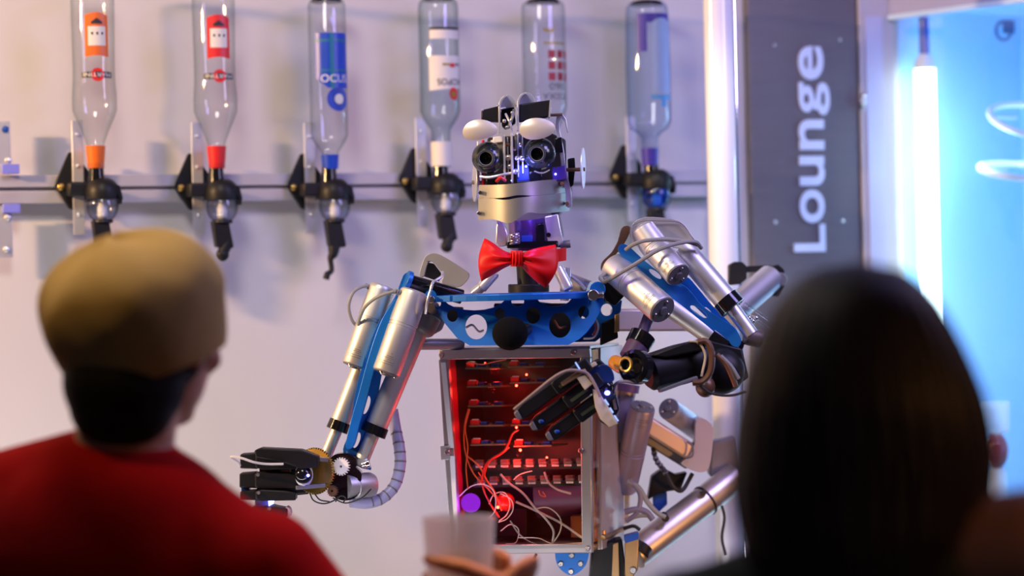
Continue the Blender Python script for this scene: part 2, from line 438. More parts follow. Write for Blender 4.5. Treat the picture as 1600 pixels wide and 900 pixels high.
# charcoal sign panel with lettering
mb = MB(); wbox(mb, 1171, 1340, 0.0, 2.9, 0.002, 0.024)
sign = mb.build('sign_panel', PANELM, loc=wallP(1256, 450, 0.0) * 1.0 - V((0, 0, 1.6)), bevel=0.002)
tag(sign, 'tall charcoal wall panel carrying the upright word Lounge', 'sign')
for ch, ya, yb, xb, xt in (('L', 393, 350, 1289, 1240), ('o', 348, 296, 1288, 1249), ('u', 290, 244, 1288, 1249), ('n', 234, 187, 1287, 1248), ('g', 180, 129, 1296, 1248), ('e', 125, 72, 1286, 1247)):
    vs, fs = text_shape(ch)
    mb = MB()
    A = wallP(xb, ya, .0245); B = wallP(xb, yb, .0245); C = wallP(xt, ya, .0245)
    ex = V((0, 0, (B - A).z)); ey = U * (C - A).dot(U)
    pts = [A + ex * x + ey * y for x, y in vs]
    n = len(pts)
    mb.add(pts + [p + N * 0.004 for p in pts], fs + [tuple(i + n for i in f) for f in fs])
    cnt = {}
    for f in fs:
        for i in range(len(f)):
            e = (f[i], f[(i + 1) % len(f)]); k = tuple(sorted(e)); cnt.setdefault(k, []).append(e)
    mb.f += [(e[0][0], e[0][1], e[0][1] + n, e[0][0] + n) for k, e in cnt.items() if len(e) == 1]
    mb.build('letter', LETTER, sign, smooth=False)
for x, y in ((1209, 70), (1312, 62), (1211, 347), (1316, 345)):
    mb = MB(); mb.lathe(wallP(x, y, .023), N, [(0, .0035), (.002, .0035), (.003, .002), (.0033, .0)], 14)
    mb.build('screw', SCREWM, sign)

# aluminium mounting rail
zt = wallP(480, 270, .05).z; zb = wallP(480, 313, .05).z; zm = wallP(480, 291, .05).z
a, b = W0 - U * 0.9, wallP(1108, 450)
mb = MB(); wbox3(mb, a, b, zm + .003, zt, .0, .034); wbox3(mb, a, b, zb, zm - .003, .0, .034); wbox3(mb, a, b, zm - .004, zm + .004, .0, .022)
rail = mb.build('mounting_rail', RAILM, loc=wallP(480, 291), bevel=0.0015)
tag(rail, 'long grooved aluminium rail across the wall holding the black drink dispensers', 'rail')

# dispensers and upside-down bottles
K = 0.00118
def plate_local(mb, pts, y0, y1):
    return mb.extrude([(x * K, y0, z * K) for x, z in pts], [], (0, y1 - y0, 0))
def make_dispenser(px, py, label, bulb_mat, tail, tint=BLACK):
    loc = wallP(px, py, .088)
    e = empty('drink_dispenser', loc, label, 'dispenser', 'wall dispensers on the rail')
    e.rotation_euler = (0, 0, WROT)
    def b(mb, name, m, **k):
        o = mb.build(name, m, None, **k); o.parent = e; return o
    mb = MB(); plate_local(mb, [(-66, 33), (-64, 40), (-44, 84), (-36, 84), (-12, 52), (-11, 20), (-39, -4), (-45, -2)], .040, .052)
    br = b(mb, 'bracket', BLACK, bevel=.0015)
    mb = MB(); mb.lathe(V((-57 * K, .040, 31 * K)), (0, -1, 0), [(0, .0065), (.003, .0065), (.005, .004), (.006, 0.0)], 14)
    s1 = mb.build('screw', BRASS, None); s1.parent = br
    mb = MB(); mb.abox(-40 * K, -23 * K, .032, .038, -42 * K, 132 * K)
    st = b(mb, 'back_strip', STRIPM, bevel=.001)
    for z in (62, -12, 110):
        mb = MB(); mb.lathe(V((-32 * K, .032, z * K)), (0, -1, 0), [(0, .0035), (.002, .0035), (.003, .002)], 12)
        s1 = mb.build('screw', STEEL, None); s1.parent = st
    mb = MB(); mb.abox(-50 * K, -8 * K, -.004, .040, 16 * K, 37 * K)
    b(mb, 'arm', tint, bevel=.004)
    mb = MB(); mb.lathe((0, 0, 10 * K), (0, 0, 1), [(0, 25 * K), (.012, 26 * K), (.026, 24 * K), (.034, 18 * K), (.038, 12 * K)], 24)
    plate_local(mb, [(10, 36), (25, 30), (29, 12), (27, 2), (22, 16), (12, 24)], -.018, .018)
    b(mb, 'head', tint, bevel=.001)
    mb = MB(); mb.lathe((-8 * K, 0, 38 * K), (0, 0, 1), [(0, .015), (.016, .0135), (.03, .0125)], 20)
    b(mb, 'stem', GLOSSBLACK)
    mb = MB(); mb.ball((0, 0, 0), 24.5 * K, (1, 1, 1.1), None, 28, 16)
    bl = b(mb, 'bulb', bulb_mat)
    mb = MB(); mb.lathe((0, 0, -20 * K), (0, 0, 1), [(0, 5 * K), (.004, 8 * K), (.022, 8 * K), (.026, 6 * K), (.040, 6 * K)], 16)
    m1 = mb.build('valve', WHITEP, None); m1.parent = bl
    mb = MB(); mb.lathe((0, 0, -27 * K), (0, 0, 1), [(0, 11 * K), (.003, 16 * K), (.008, 15 * K)], 20)
    b(mb, 'lower_ring', BLACK)
    mb = MB(); plate_local(mb, [(-17, -22), (8, -22), (15, -62), (12, -65), (-12, -62)], -.012, .012)
    lv = b(mb, 'lever', BLACK, bevel=.002)
    mb = MB()
    if tail:
        mb.path([V((-2 * K, 0, -58 * K)), V((-5 * K, -.004, -74 * K)), V((-10 * K, -.006, -82 * K)), V((-9 * K, -.008, -100 * K)), V((-16 * K, -.010, -106 * K)), V((-19 * K, -.010, -114 * K))], lambda t: (.013 - .008 * min(1, t * 2.2)) if t < .8 else .0062, 12, 5)
    else:
        mb.path([V((6 * K, 0, -54 * K)), V((0, -.004, -68 * K)), V((-6 * K, -.006, -78 * K))], lambda t: .0125 - .004 * t, 12, 5)
        mb.ball((-2 * K, -.006, -74 * K), .012, (1, .8, 1), None, 14, 10)
    t1 = mb.build('lever_tip', BLACK, None); t1.parent = lv
    return e

def curved(mb, poly, r, rot180=False):
    """poly: list of (arc x, z) loops wrapped round a cylinder facing -Y"""
    return [V((math.sin(x / r) * r, -math.cos(x / r) * r, z)) for x, z in poly]
def wrap_patch(mb, x0, x1, z0, z1, r, topfn=None, botfn=None, n=14):
    def fn(u, v):
        x = x0 + (x1 - x0) * u
        lo = z0 if botfn is None else z0 + botfn(u); hi = z1 if topfn is None else z1 + topfn(u)
        z = lo + (hi - lo) * v
        return V((math.sin(x / r) * r, -math.cos(x / r) * r, z))
    return mb.surf(fn, n, 4)
def wrap_text(mb, body, xc, zc, w_, h_, r, flip=True):
    vs, fs = text_shape(body)
    q = -1 if flip else 1
    pts = []
    for x, y in vs:
        xx = xc + (x - .5) * w_ * q; zz = zc + (y - .5) * h_ * q
        pts.append(V((math.sin(xx / r) * r, -math.cos(xx / r) * r, zz)))
    return mb.add(pts, fs)
def make_bottle(px, py, label, prof, glass, collar_m, labels, collar=(0, .040, .0155, .0175), base_m=GLOSSBLACK):
    """prof: (height, radius) list upwards from the collar bottom (the bottle hangs neck down)"""
    loc = wallP(px, py, .088)
    mb = MB(); mb.lathe((0, 0, 0), (0, 0, 1), prof, 36)
    o = mb.build('bottle', glass, None, loc=(0, 0, 0))
    o.location = loc; o.rotation_euler = (0, 0, WROT + labels.get('turn', 0.0))
    tag(o, label, 'bottle', 'bottles hanging neck down on the wall')
    def b(mb, name, m, **k):
        c = mb.build(name, m, None, **k); c.parent = o; return c
    z0, z1, r0, r1 = collar
    mb = MB(); mb.lathe((0, 0, z0), (0, 0, 1), [(0, r0), (z1 - z0, r1)], 24); b(mb, 'neck_collar', collar_m)
    H, RB = prof[-1]
    mb = MB(); mb.lathe((0, 0, H - .004), (0, 0, 1), [(0, RB * .9), (.007, RB * .86), (.010, RB * .6)], 24); b(mb, 'base', base_m)
    for nm, m, fn in labels['parts']:
        mb = MB(); fn(mb); b(mb, nm, m)
    return o
g = .00114
rb = 34.5 * g
mart = [(.0, 13 * g), (36 * g, 13.5 * g), (42 * g, 15 * g), (60 * g, 22 * g), (78 * g, 30 * g), (90 * g, rb), (112 * g, rb * 1.01), (135 * g, rb * .96), (160 * g, rb * .95), (262 * g, rb * .99), (278 * g, rb * .97), (284 * g, rb * .85)]
def martini_parts(m_label):
    rl = rb * 0.985
    return [('label', m_label, lambda mb: wrap_patch(mb, -18 * g, 20 * g, 171 * g, 241 * g, rl, lambda u: -5 * g * (2 * u - 1) ** 2, lambda u: 3 * g * (1 - (2 * u - 1) ** 2))),
            ('label_panel', PAPER, lambda mb: wrap_patch(mb, -13 * g, 15 * g, 189 * g, 219 * g, rl + .0006)),
            ('label_print', INK, lambda mb: (wrap_patch(mb, -8 * g, -5 * g, 206 * g, 210 * g, rl + .001, n=2), wrap_patch(mb, 0 * g, 3 * g, 206 * g, 210 * g, rl + .001, n=2), wrap_patch(mb, 8 * g, 11 * g, 206 * g, 210 * g, rl + .001, n=2), wrap_patch(mb, -8 * g, 10 * g, 223 * g, 226 * g, rl + .0008, lambda u: 6 * g * (1 - abs(2 * u - 1)), n=8))),
            ('band', INK, lambda mb: wrap_patch(mb, -25 * g, 26 * g, 139 * g, 149 * g, rl, lambda u: -1 * g * (2 * u - 1) ** 2)),
            ('band_disc', m_label if m_label is REDL else REDL, lambda mb: mb.add([V((0, 0, 0))] and curved(mb, [(1 * g + 10.5 * g * math.cos(t * PI / 12), 144 * g + 10.5 * g * math.sin(t * PI / 12)) for t in range(24)], rl + .0006), [tuple(range(24))])),
            ('band_lettering', WHITEP, lambda mb: wrap_text(mb, 'MARTINI', .5 * g, 144 * g, 44 * g, 6 * g, rl + .0012))]
make_bottle(150, 263, 'upside-down clear bottle with an orange label and orange neck, leftmost of the hanging bottles', mart, GLASS, ORANGEL, {'parts': martini_parts(ORANGEL)}, collar=(0, 35 * g, 12.5 * g, 15.5 * g), base_m=GLASSG)
make_bottle(339, 263, 'upside-down clear bottle with a red label and red neck above the second dispenser', mart, GLASS, REDL, {'parts': martini_parts(REDL)}, collar=(0, 35 * g, 12.5 * g, 15.5 * g), base_m=GLASSG)
# third: straight bottle with blue wrap
r3 = 29.5 * K
p3 = [(0, 12 * K), (20 * K, 13 * K), (26 * K, 14 * K), (36 * K, 21 * K), (46 * K, 27 * K), (54 * K, r3), (255 * K, r3), (263 * K, r3 * .9)]
make_bottle(516, 264, 'upside-down straight clear bottle wrapped in a blue checked label above the third dispenser', p3, GLASS, BLUEL, {'parts': [
    ('label', BLUEL, lambda mb: wrap_patch(mb, -29 * K, 32 * K, 124 * K, 210 * K, r3 * 1.01, None, lambda u: 18 * K * max(0, .35 - u) / .35)),
    ('label_stripe', M('teal_stripe', (.01, .16, .30, 1), .4, 0, .1, 60), lambda mb: (wrap_patch(mb, -4 * K, 3 * K, 124 * K, 210 * K, r3 * 1.01 + .0005), wrap_patch(mb, -29 * K, 32 * K, 196 * K, 200 * K, r3 * 1.01 + .0006), wrap_patch(mb, -20 * K, 32 * K, 150 * K, 153 * K, r3 * 1.01 + .0006))),
    ('label_lettering', WHITEP, lambda mb: wrap_text(mb, 'OCUS', 4 * K, 139 * K, 46 * K, 12 * K, r3 * 1.01 + .001, False)),
    ('seal', BLUEL, lambda mb: mb.add(curved(mb, [(9 * K + 19 * K * math.cos(t * PI / 12), 107 * K + 19 * K * math.sin(t * PI / 12)) for t in range(24)], r3 * 1.01 + .0004), [tuple(range(24))])),
    ('seal_centre', PAPER, lambda mb: mb.add(curved(mb, [(10 * K + 8 * K * math.cos(t * PI / 8), 107 * K + 8 * K * math.sin(t * PI / 8)) for t in range(16)], r3 * 1.01 + .001), [tuple(range(16))]))]},
    collar=(0, 22 * K, 12.5 * K, 14 * K))
# fourth: clear bottle with ivory label and red seal
k4 = .0012; r4 = 31.5 * k4
p4 = [(0, 14 * k4), (58 * k4, 15 * k4), (64 * k4, 19 * k4), (76 * k4, 27 * k4), (88 * k4, r4), (160 * k4, r4 * .98), (248 * k4, r4), (258 * k4, r4 * .95), (263 * k4, r4 * .8)]
make_bottle(690, 262, 'upside-down clear bottle with an ivory label, red seal and white neck above the fourth dispenser', p4, GLASSG, PAPER, {'parts': [
    ('label', PAPER, lambda mb: wrap_patch(mb, -26 * k4, 30 * k4, 118 * k4, 172 * k4, r4 * 1.01, None, lambda u: 4 * k4 * u)),
    ('shoulder_label', PAPER, lambda mb: wrap_patch(mb, -24 * k4, 30 * k4, 198 * k4, 216 * k4, r4 * 1.01)),
    ('label_lettering', INK, lambda mb: (wrap_text(mb, 'KOPOS', 8 * k4, 131 * k4, 42 * k4, 10 * k4, r4 * 1.01 + .001, True))),
    ('label_band', INK, lambda mb: (wrap_patch(mb, -24 * k4, 30 * k4, 212 * k4, 216 * k4, r4 * 1.01 + .0006))),
    ('print_line', GOLDINK, lambda mb: wrap_patch(mb, -4 * k4, 8 * k4, 156 * k4, 160 * k4, r4 * 1.01 + .0006)),
    ('print_line', INK, lambda mb: (wrap_patch(mb, 20 * k4, 29 * k4, 157 * k4, 160 * k4, r4 * 1.01 + .0006))),
    ('red_print', REDL, lambda mb: (wrap_patch(mb, 8 * k4, 18 * k4, 154 * k4, 160 * k4, r4 * 1.01 + .0009))),
    ('seal', REDL, lambda mb: (mb.add(curved(mb, [(14 * k4 + 8.5 * k4 * math.cos(t * PI / 10), 113 * k4 + 10 * k4 * math.sin(t * PI / 10)) for t in range(20)], r4 * 1.01 + .0012), [tuple(range(20))]))),
    ('seal_centre', GOLDINK, lambda mb: mb.add(curved(mb, [(13 * k4 + 4.5 * k4 * math.cos(t * PI / 8), 112 * k4 + 4.5 * k4 * math.sin(t * PI / 8)) for t in range(16)], r4 * 1.01 + .0018), [tuple(range(16))]))]},
    collar=(2 * k4, 40 * k4, 15.5 * k4, 16 * k4))
# fifth: behind the robot's head
r5 = 34.5 * k4
p5 = [(0, 14 * k4), (45 * k4, 15 * k4), (60 * k4, 22 * k4), (75 * k4, 30 * k4), (90 * k4, r5), (248 * k4, r5), (254 * k4, r5 * .96), (258 * k4, r5 * .85)]
def squares(mb):
    for i in range(3):
        for j in range(3):
            x = (-5 + j * 15.5) * k4; z = (172 - i * 17.5) * k4 - 6 * k4
            wrap_patch(mb, x, x + 11.5 * k4, z, z + 12.5 * k4, r5 * 1.008, n=3)
make_bottle(854, 258, 'upside-down clear bottle printed with rows of dark red squares behind the robot head', p5, GLASS, BLACK, {'parts': [
    ('square_print', M('dark_red_print', (.30, .012, .02, 1), .5, 0, .05, 60), squares),
    ('label_lettering', INK, lambda mb: (wrap_text(mb, '360', 10 * k4, 122 * k4, 28 * k4, 11 * k4, r5 * 1.008, True), wrap_text(mb, 'VODKA', 8 * k4, 106 * k4, 44 * k4, 10 * k4, r5 * 1.008, True))),
    ('gold_print', GOLDINK, lambda mb: (wrap_patch(mb, -12 * k4, 6 * k4, 206 * k4, 210 * k4, r5 * 1.008, lambda u: 4 * k4 * abs(2 * u - 1), lambda u: 3 * k4 * abs(2 * u - 1)), wrap_patch(mb, -12 * k4, 30 * k4, 188 * k4, 191 * k4, r5 * 1.008)))]},
    collar=(0, 40 * k4, 15 * k4, 16 * k4))
# sixth: bluish bottle
r6 = 36 * k4
p6 = [(0, 12 * k4), (24 * k4, 13 * k4), (40 * k4, 13 * k4), (48 * k4, 20 * k4), (56 * k4, 31 * k4), (66 * k4, r6 * .98), (150 * k4, r6), (240 * k4, r6 * .95), (250 * k4, r6 * .92), (256 * k4, r6 * .8)]
make_bottle(1016, 255, 'upside-down bluish bottle with a violet top band and violet neck nearest the white pole', p6, GLASSB, VIOLETL, {'parts': [
    ('violet_band', VIOLETL, lambda mb: (wrap_patch(mb, -30 * k4, -14 * k4, 176 * k4, 236 * k4, r6 * .985), wrap_patch(mb, 6 * k4, 30 * k4, 190 * k4, 234 * k4, r6 * .985, None, lambda u: 14 * k4 * (1 - abs(2 * u - 1))), wrap_patch(mb, -30 * k4, 30 * k4, 222 * k4, 237 * k4, r6 * .986))),
    ('label', M('pale_blue_label', (.40, .52, .82, 1), .5, 0, .06, 40), lambda mb: wrap_patch(mb, -6 * k4, 31 * k4, 110 * k4, 222 * k4, r6 * 1.0, lambda u: 8 * k4 * (1 - (2 * u - 1) ** 2))),
    ('label_line', SKYL, lambda mb: (wrap_patch(mb, -10 * k4, 32 * k4, 100 * k4, 107 * k4, r6 * 1.006), wrap_patch(mb, 8 * k4, 18 * k4, 88 * k4, 100 * k4, r6 * 1.006)))]},
    collar=(-4 * k4, 24 * k4, 12.5 * k4, 14 * k4))
for px, py, lab, bm_, tail, tint in (
    (160, 322, 'black drink dispenser with a blue lit bulb under the orange-labelled bottle', BULB, False, BLACK),
    (347, 323, 'black drink dispenser with a hanging lever under the red-labelled bottle', BULB, False, BLACK),
    (523, 322, 'black drink dispenser with a long hooked lever under the blue checked bottle', BULB, True, BLACK),
    (697, 312, 'black drink dispenser with a lever under the bottle with the red seal', BULB, False, BLACK),
    (862, 309, 'drink dispenser half hidden behind the robot head', BLUETINT, False, BLACK),
    (1026, 305, 'black drink dispenser with a blue tinted bulb nearest the white pole', BLUETINT, False, BLACK)):
    make_dispenser(px, py, lab, bm_, tail, tint)

# empty mounting strip at the far left
e = empty('mounting_strip', wallP(8, 291, .04), 'empty grey mounting strip with two clear clips at the far left of the rail', 'bracket')
q = wallP(0, 450); 
def zof(y): return wallP(8, y, .04).z
mb = MB(); wbox(mb, -22, 21, zof(268), zof(190), .036, .040); mb.build('upper_plate', STRIPM, e, bevel=.001)
mb = MB(); wbox(mb, -22, 21, zof(402), zof(322), .036, .040); mb.build('lower_plate', STRIPM, e, bevel=.001)
CLIP = M('blue_lit_clip', (.24, .26, .85, 1), .3, 0, .05, 60)  # clear clips: the blue light on them is put into the colour
for y0, y1 in ((272, 257), (333, 319)):
    mb = MB(); wbox(mb, 6, 33, zof(y0), zof(y1), .036, .052); mb.build('clip', CLIP, e, bevel=.001)
for x, y in ((8, 202), (13, 251), (12, 340), (10, 390)):
    mb = MB(); mb.lathe(wallP(x, y, .040), N, [(0, .006), (.003, .006), (.005, .003)], 14); mb.build('bolt', CONBLUE if y == 202 else STEEL, e)

# white pole in front of the rail
pm = P(1131, 420, 4.42)
c = V((pm.x, pm.y, 0))
mb = MB(); mb.lathe((c.x, c.y, 0.012), (0, 0, 1), [(0, R(23, 4.42)), (2.9, R(23, 4.42))], 40)
mb.lathe((c.x, c.y, 0), (0, 0, 1), [(0, .10), (.008, .10), (.014, .085)], 40)
pole = mb.build('pole', POLEM, loc=c)
tag(pole, 'tall glossy white round pole standing beside the charcoal sign panel', 'pole')
mb = MB(); mb.lathe((c.x + R(25.0, 4.42), c.y - .004, .012), (0, 0, 1), [(0, .0022), (2.9, .0022)], 10)
mb.build('glint_rod', CHROME, pole)  # thin chrome rod added to carry the cyan reflection along the pole

# blue lit display case
A = P(1404, 450, 4.88); A.z = 0; B = P(1680, 450, 4.54); B.z = 0
fu = (B - A).normalized(); bk = V((-fu.y, fu.x, 0))
if bk.y < 0: bk = -bk
CD = .40
ztop = P(1404, 26, 4.88).z
case = empty('display_case', (A + B) / 2, 'tall glass-fronted display case glowing blue from the tube inside', 'display case')
def cbox(mb, s0, s1, t0, t1, z0, z1):
    c = A + fu * (s0 + s1) / 2 + bk * (t0 + t1) / 2; c.z = (z0 + z1) / 2
    return mb.box(c, fu * (s1 - s0) / 2, bk * (t1 - t0) / 2, V((0, 0, (z1 - z0) / 2)))
LW = (B - A).length
mb = MB(); cbox(mb, 0, LW, CD, CD + .015, 0, ztop + .25); mb.build('back_panel', CASEM, case)
mb = MB(); cbox(mb, -.015, 0, 0.0, CD + .015, 0, ztop + .25); mb.build('side_panel', CASEM, case)
mb = MB(); cbox(mb, LW, LW + .015, 0.0, CD + .015, 0, ztop + .25); mb.build('side_panel', CASEM, case)
mb = MB(); cbox(mb, 0, LW, 0.0, CD, ztop + .02, ztop + .035); mb.build('top_panel', CASEM, case)
mb = MB(); cbox(mb, 0, LW, 0.0, CD, 0.05, 0.07); mb.build('bottom_panel', CASEM, case)
mb = MB(); cbox(mb, 0, LW, -.012, 0.004, ztop, ztop + .25); mb.build('header', CASEF, case, bevel=.002)
mb = MB(); cbox(mb, 0, LW, -.016, 0.006, ztop - .008, ztop + .002); mb.build('edge_strip', M('pale_blue_edge', (.60, .82, 1.0, 1), .3, .1, .03, 40), case, bevel=.001)
mb = MB(); cbox(mb, 0, LW, -.010, 0.004, 0, .08); mb.build('plinth', CASEF, case, bevel=.002)
mb = MB(); cbox(mb, 0.0, LW, -.004, 0.0, .08, ztop - .008); mb.build('glass_pane', PANE, case, smooth=False)
zs = P(1555, 800, 4.80).z
mb = MB(); cbox(mb, 0.002, LW - .002, 0.006, CD - .002, zs - .008, zs); mb.build('glass_shelf', PANE, case, smooth=False)
# dark cable hook on the inner side panel
mb = MB(); cc = P(1568, 48, 4.93)
ring = [cc + RIGHT * .015 * math.cos(t * PI / 10) + V((0, 0, 1)) * .019 * math.sin(t * PI / 10) for t in range(21)]
mb.path(ring, .0035, 8, 2)
mb.build('hook', M('blue_grey_hook', (.05, .11, .26, 1), .5, 0, .1, 60), case)
mb = MB(); mb.box(P(1576, 42, 4.93), RIGHT * .007, bk * .01, V((0, 0, .014))); mb.build('hook_tab', MATS['blue_grey_hook'], case, bevel=.002)

# the tube lamp in the case
tb = P(1456, 600, 4.85); tx = V((tb.x, tb.y, 0))
zt0 = P(1450, 108, 4.85).z; zt1 = P(1450, 86, 4.90).z; ztt = ztop + .02
e = empty('tube_lamp', V((tb.x, tb.y, 0.07)), 'bright white vertical tube lamp inside the blue display case', 'lamp')
tr = R(16.5, 4.85)
mb = MB(); mb.lathe((tb.x, tb.y, .12), (0, 0, 1), [(0, tr), (zt0 - .12, tr)], 28); mb.build('tube', TUBE_E, e)
mb = MB(); mb.lathe((tb.x, tb.y, zt0), (0, 0, 1), [(0, tr * .98), (.012, tr * .98), (.028, tr * .6), (.030, tr * .55)], 28); mb.build('end_cap', WHITEP, e)
point('case_blue_fill', P(1530, 250, 4.80), 2.2, (.35, .65, 1.0), .04)  # two unseen blue points added to brighten the case beyond the tube
point('case_blue_fill', P(1580, 560, 4.74), 1.6, (.35, .60, 1.0), .04)
mb = MB(); mb.lathe((tb.x, tb.y, .07), (0, 0, 1), [(0, tr * .98), (.05, tr * .98)], 28); mb.build('end_cap', WHITEP, e)
mb = MB(); mb.lathe((tb.x, tb.y, zt0 + .03), (0, 0, 1), [(0, R(8, 4.9)), (ztt - zt0 - .03, R(8, 4.9))], 16); mb.build('stem', M('blue_stem', (.03, .09, .45, 1), .4, 0, .05, 40), e)

# two white hoops inside the case
def hoop(cx, cy, d, rr, tilt, lab):
    c = P(cx, cy, d); pts = []
    n = V((math.sin(tilt) * .35, -math.sin(tilt), math.cos(tilt))).normalized()
    x, y, _ = frame_of(n)
    pts = [c + (x * math.cos(t * PI / 20) + y * math.sin(t * PI / 20)) * rr for t in range(41)]
    mb = MB(); mb.path(pts, .0065, 10, 0)
    o = mb.build('hoop', WHITEP, loc=c); tag(o, lab, 'hoop')
    mb = MB(); q = c + V((rr * .2, rr * .95, .0)); q2 = q + bk * .05
    mb.tube(c + x * rr * 0 + y * rr, c + y * rr + bk * .08, .004, n=10); mb.build('bracket', STEEL, o)
    return o
hoop(1622, 190, 4.80, R(76, 4.8), .42, 'upper white hoop mounted inside the blue lit case')
hoop(1604, 268, 4.80, R(72, 4.8), .22, 'lower white hoop mounted inside the blue lit case')

# red globe jar on the case shelf
d = 4.78; c = P(1556, 762, d); c.z = zs
e = empty('jar', c, 'red globe with a clear glass cylinder on top beside the dark-haired person', 'jar')
px = d / F
mb = MB(); mb.lathe(c, (0, 0, 1), [(0, 18 * px), (4 * px, 19 * px), (62 * px, 17 * px), (70 * px, 12 * px)], 28); mb.build('foot', WHITEP, e)
mb = MB(); mb.ball(c + V((0, 0, 98 * px)), 21 * px, (1, 1, 1.38), None, 28, 16); mb.build('globe', M('deep_red_glass', (.25, .012, .03, 1), .15, 0, .2, 30, coat=.4), e)
mb = MB(); mb.lathe(c + V((0, 0, 124 * px)), (0, 0, 1), [(0, 16 * px), (4 * px, 23 * px), (50 * px, 24 * px)], 28, True, False); mb.build('glass_cylinder', TUMBLER, e)

# ================================================================ THE ROBOT
rb_c = P(815, 700, 4.06)
robot = empty('robot', V((rb_c.x, rb_c.y, 0)), 'silver and blue robot bartender with a red bow tie and a clear electronics box', 'robot')
def pc(a, b, prof, name, m, parent, **k):
    mb = MB(); mb.cyl(a, b, prof, 28); return mb.build(name, m, parent, **k)
def cable(pts, rpx, name, m, parent, d=4.0, n=8):
    mb = MB(); mb.path([P(p[0], p[1], p[2] if len(p) > 2 else d) for p in pts], R(rpx, d), n, 6)
    return mb.build(name, m, parent)
def screw_at(p, ax, r, parent, m=SCREWM, name='screw'):
    ax = V(ax).normalized(); x, y, z = frame_of(ax)
    mb = MB(); mb.lathe(p, ax, [(0, r), (r * .5, r), (r * .8, r * .75), (r * .8, r * .35), (r * .45, r * .3)], 14)
    return mb.build(name, m, parent)
TOV = V((0, -1, 0))    # towards the viewer's side of the bar

# ---------------- pedestal and supports (mostly below the frame)
mb = MB(); mb.lathe(V((rb_c.x + .1, rb_c.y + .12, 0)), (0, 0, 1), [(0, .26), (.02, .26), (.03, .22)], 40)
mb.tube(V((rb_c.x + .1, rb_c.y + .12, .03)), V((rb_c.x + .1, rb_c.y + .12, 1.02)), .045)
pedestal = mb.build('pedestal', DGREY, robot)
mb = MB(); mb.plate(smooth2([(880, 862), (868, 862), (872, 885), (893, 899), (914, 885), (920, 862), (908, 862)], 5), 4.03, .012)
disc = mb.build('hip_disc', BLUE, robot, bevel=.001)
for x, y in ((893, 868), (876, 881), (907, 881), (892, 893)): screw_at(P(x, y, 4.03), TOV, R(4.6), disc)
mb = MB(); mb.plate([(925, 850), (972, 842), (980, 900), (975, 925), (920, 925)], 4.07, .05); mb.build('hip_block', BLACK, robot, bevel=.003)
mb = MB(); mb.plate([(958, 850), (966, 848), (968, 925), (955, 925)], 4.055, .01); mb.build('hip_strip', GOLDP, robot, bevel=.001)
mb = MB(); mb.plate([(977, 848), (998, 840), (997, 890), (985, 908), (976, 905)], 4.05, .012); hb = mb.build('hip_bracket', GOLDP, robot, bevel=.002)
screw_at(P(989, 891, 4.05), TOV, R(6), hb)
mb = MB(); mb.plate([(976, 838), (998, 832), (998, 843), (977, 849)], 4.05, .03); mb.build('bracket_cap', CONBLUE, hb, bevel=.001)

# ---------------- electronics box
DL, DR = 4.05, 3.99            # left and right front corner distances
BK = V((math.sin(.30), math.cos(.30), 0)) * .20
def bd(x, y=0): return DL + (DR - DL) * (x - 684) / (924 - 684)
def BP(x, y, back=0.0): return P(x, y, bd(x)) + BK * back
TL, TR_, BL, BR = (685, 547), (921, 544), (704, 866), (925, 864)
def bar_q(mb, q, back0, back1):
    """prism on a front-face quad of pixels from depth fraction back0 to back1"""
    a = [BP(x, y, back0) for x, y in q]
    return mb.extrude(a, [], BK * (back1 - back0))
FR = 14
mb = MB()
bar_q(mb, [(685, 547), (921, 544), (922, 559), (687, 562)], 0, .06)
ebox = mb.build('electronics_box', ACRYL, robot, bevel=.0012)
for nm, q in (('frame_bar', [(685, 562), (700, 562), (720, 866), (704, 866)]), ('frame_bar', [(906, 559), (922, 559), (925, 864), (909, 864)]), ('frame_bar', [(704, 852), (925, 850), (925, 864), (704, 866)])):
    mb = MB(); bar_q(mb, q, 0, .06); mb.build(nm, ACRYL, ebox, bevel=.0012)
mb = MB(); bar_q(mb, [(689, 566), (697, 566), (710, 700), (702, 700)], -.012, 0); mb.build('side_window', M('pale_side_window', (.66, .66, .72, 1), .3, 0, .05, 30), ebox, bevel=.0006)
mb = MB(); bar_q(mb, [(703, 712), (711, 712), (717, 850), (712, 850)], -.012, 0); mb.build('side_window', MATS['pale_side_window'], ebox, bevel=.0006)
mb = MB(); bar_q(mb, [(689, 697), (704, 696), (704, 718), (690, 719)], -.02, .0); cl = mb.build('side_clip', ACRYL, ebox, bevel=.001)
for x, y in ((690, 555), (896, 551), (700, 706), (908, 704), (918, 857), (712, 857)):
    screw_at(BP(x, y, -.022 if x == 700 else 0.0), TOV + V((-.25, 0, 0)), R(4.4), ebox)
mb = MB(); bar_q(mb, [(687, 560), (922, 558), (925, 856), (706, 858)], -.004, -.001); mb.build('front_pane', PANE, ebox, smooth=False)
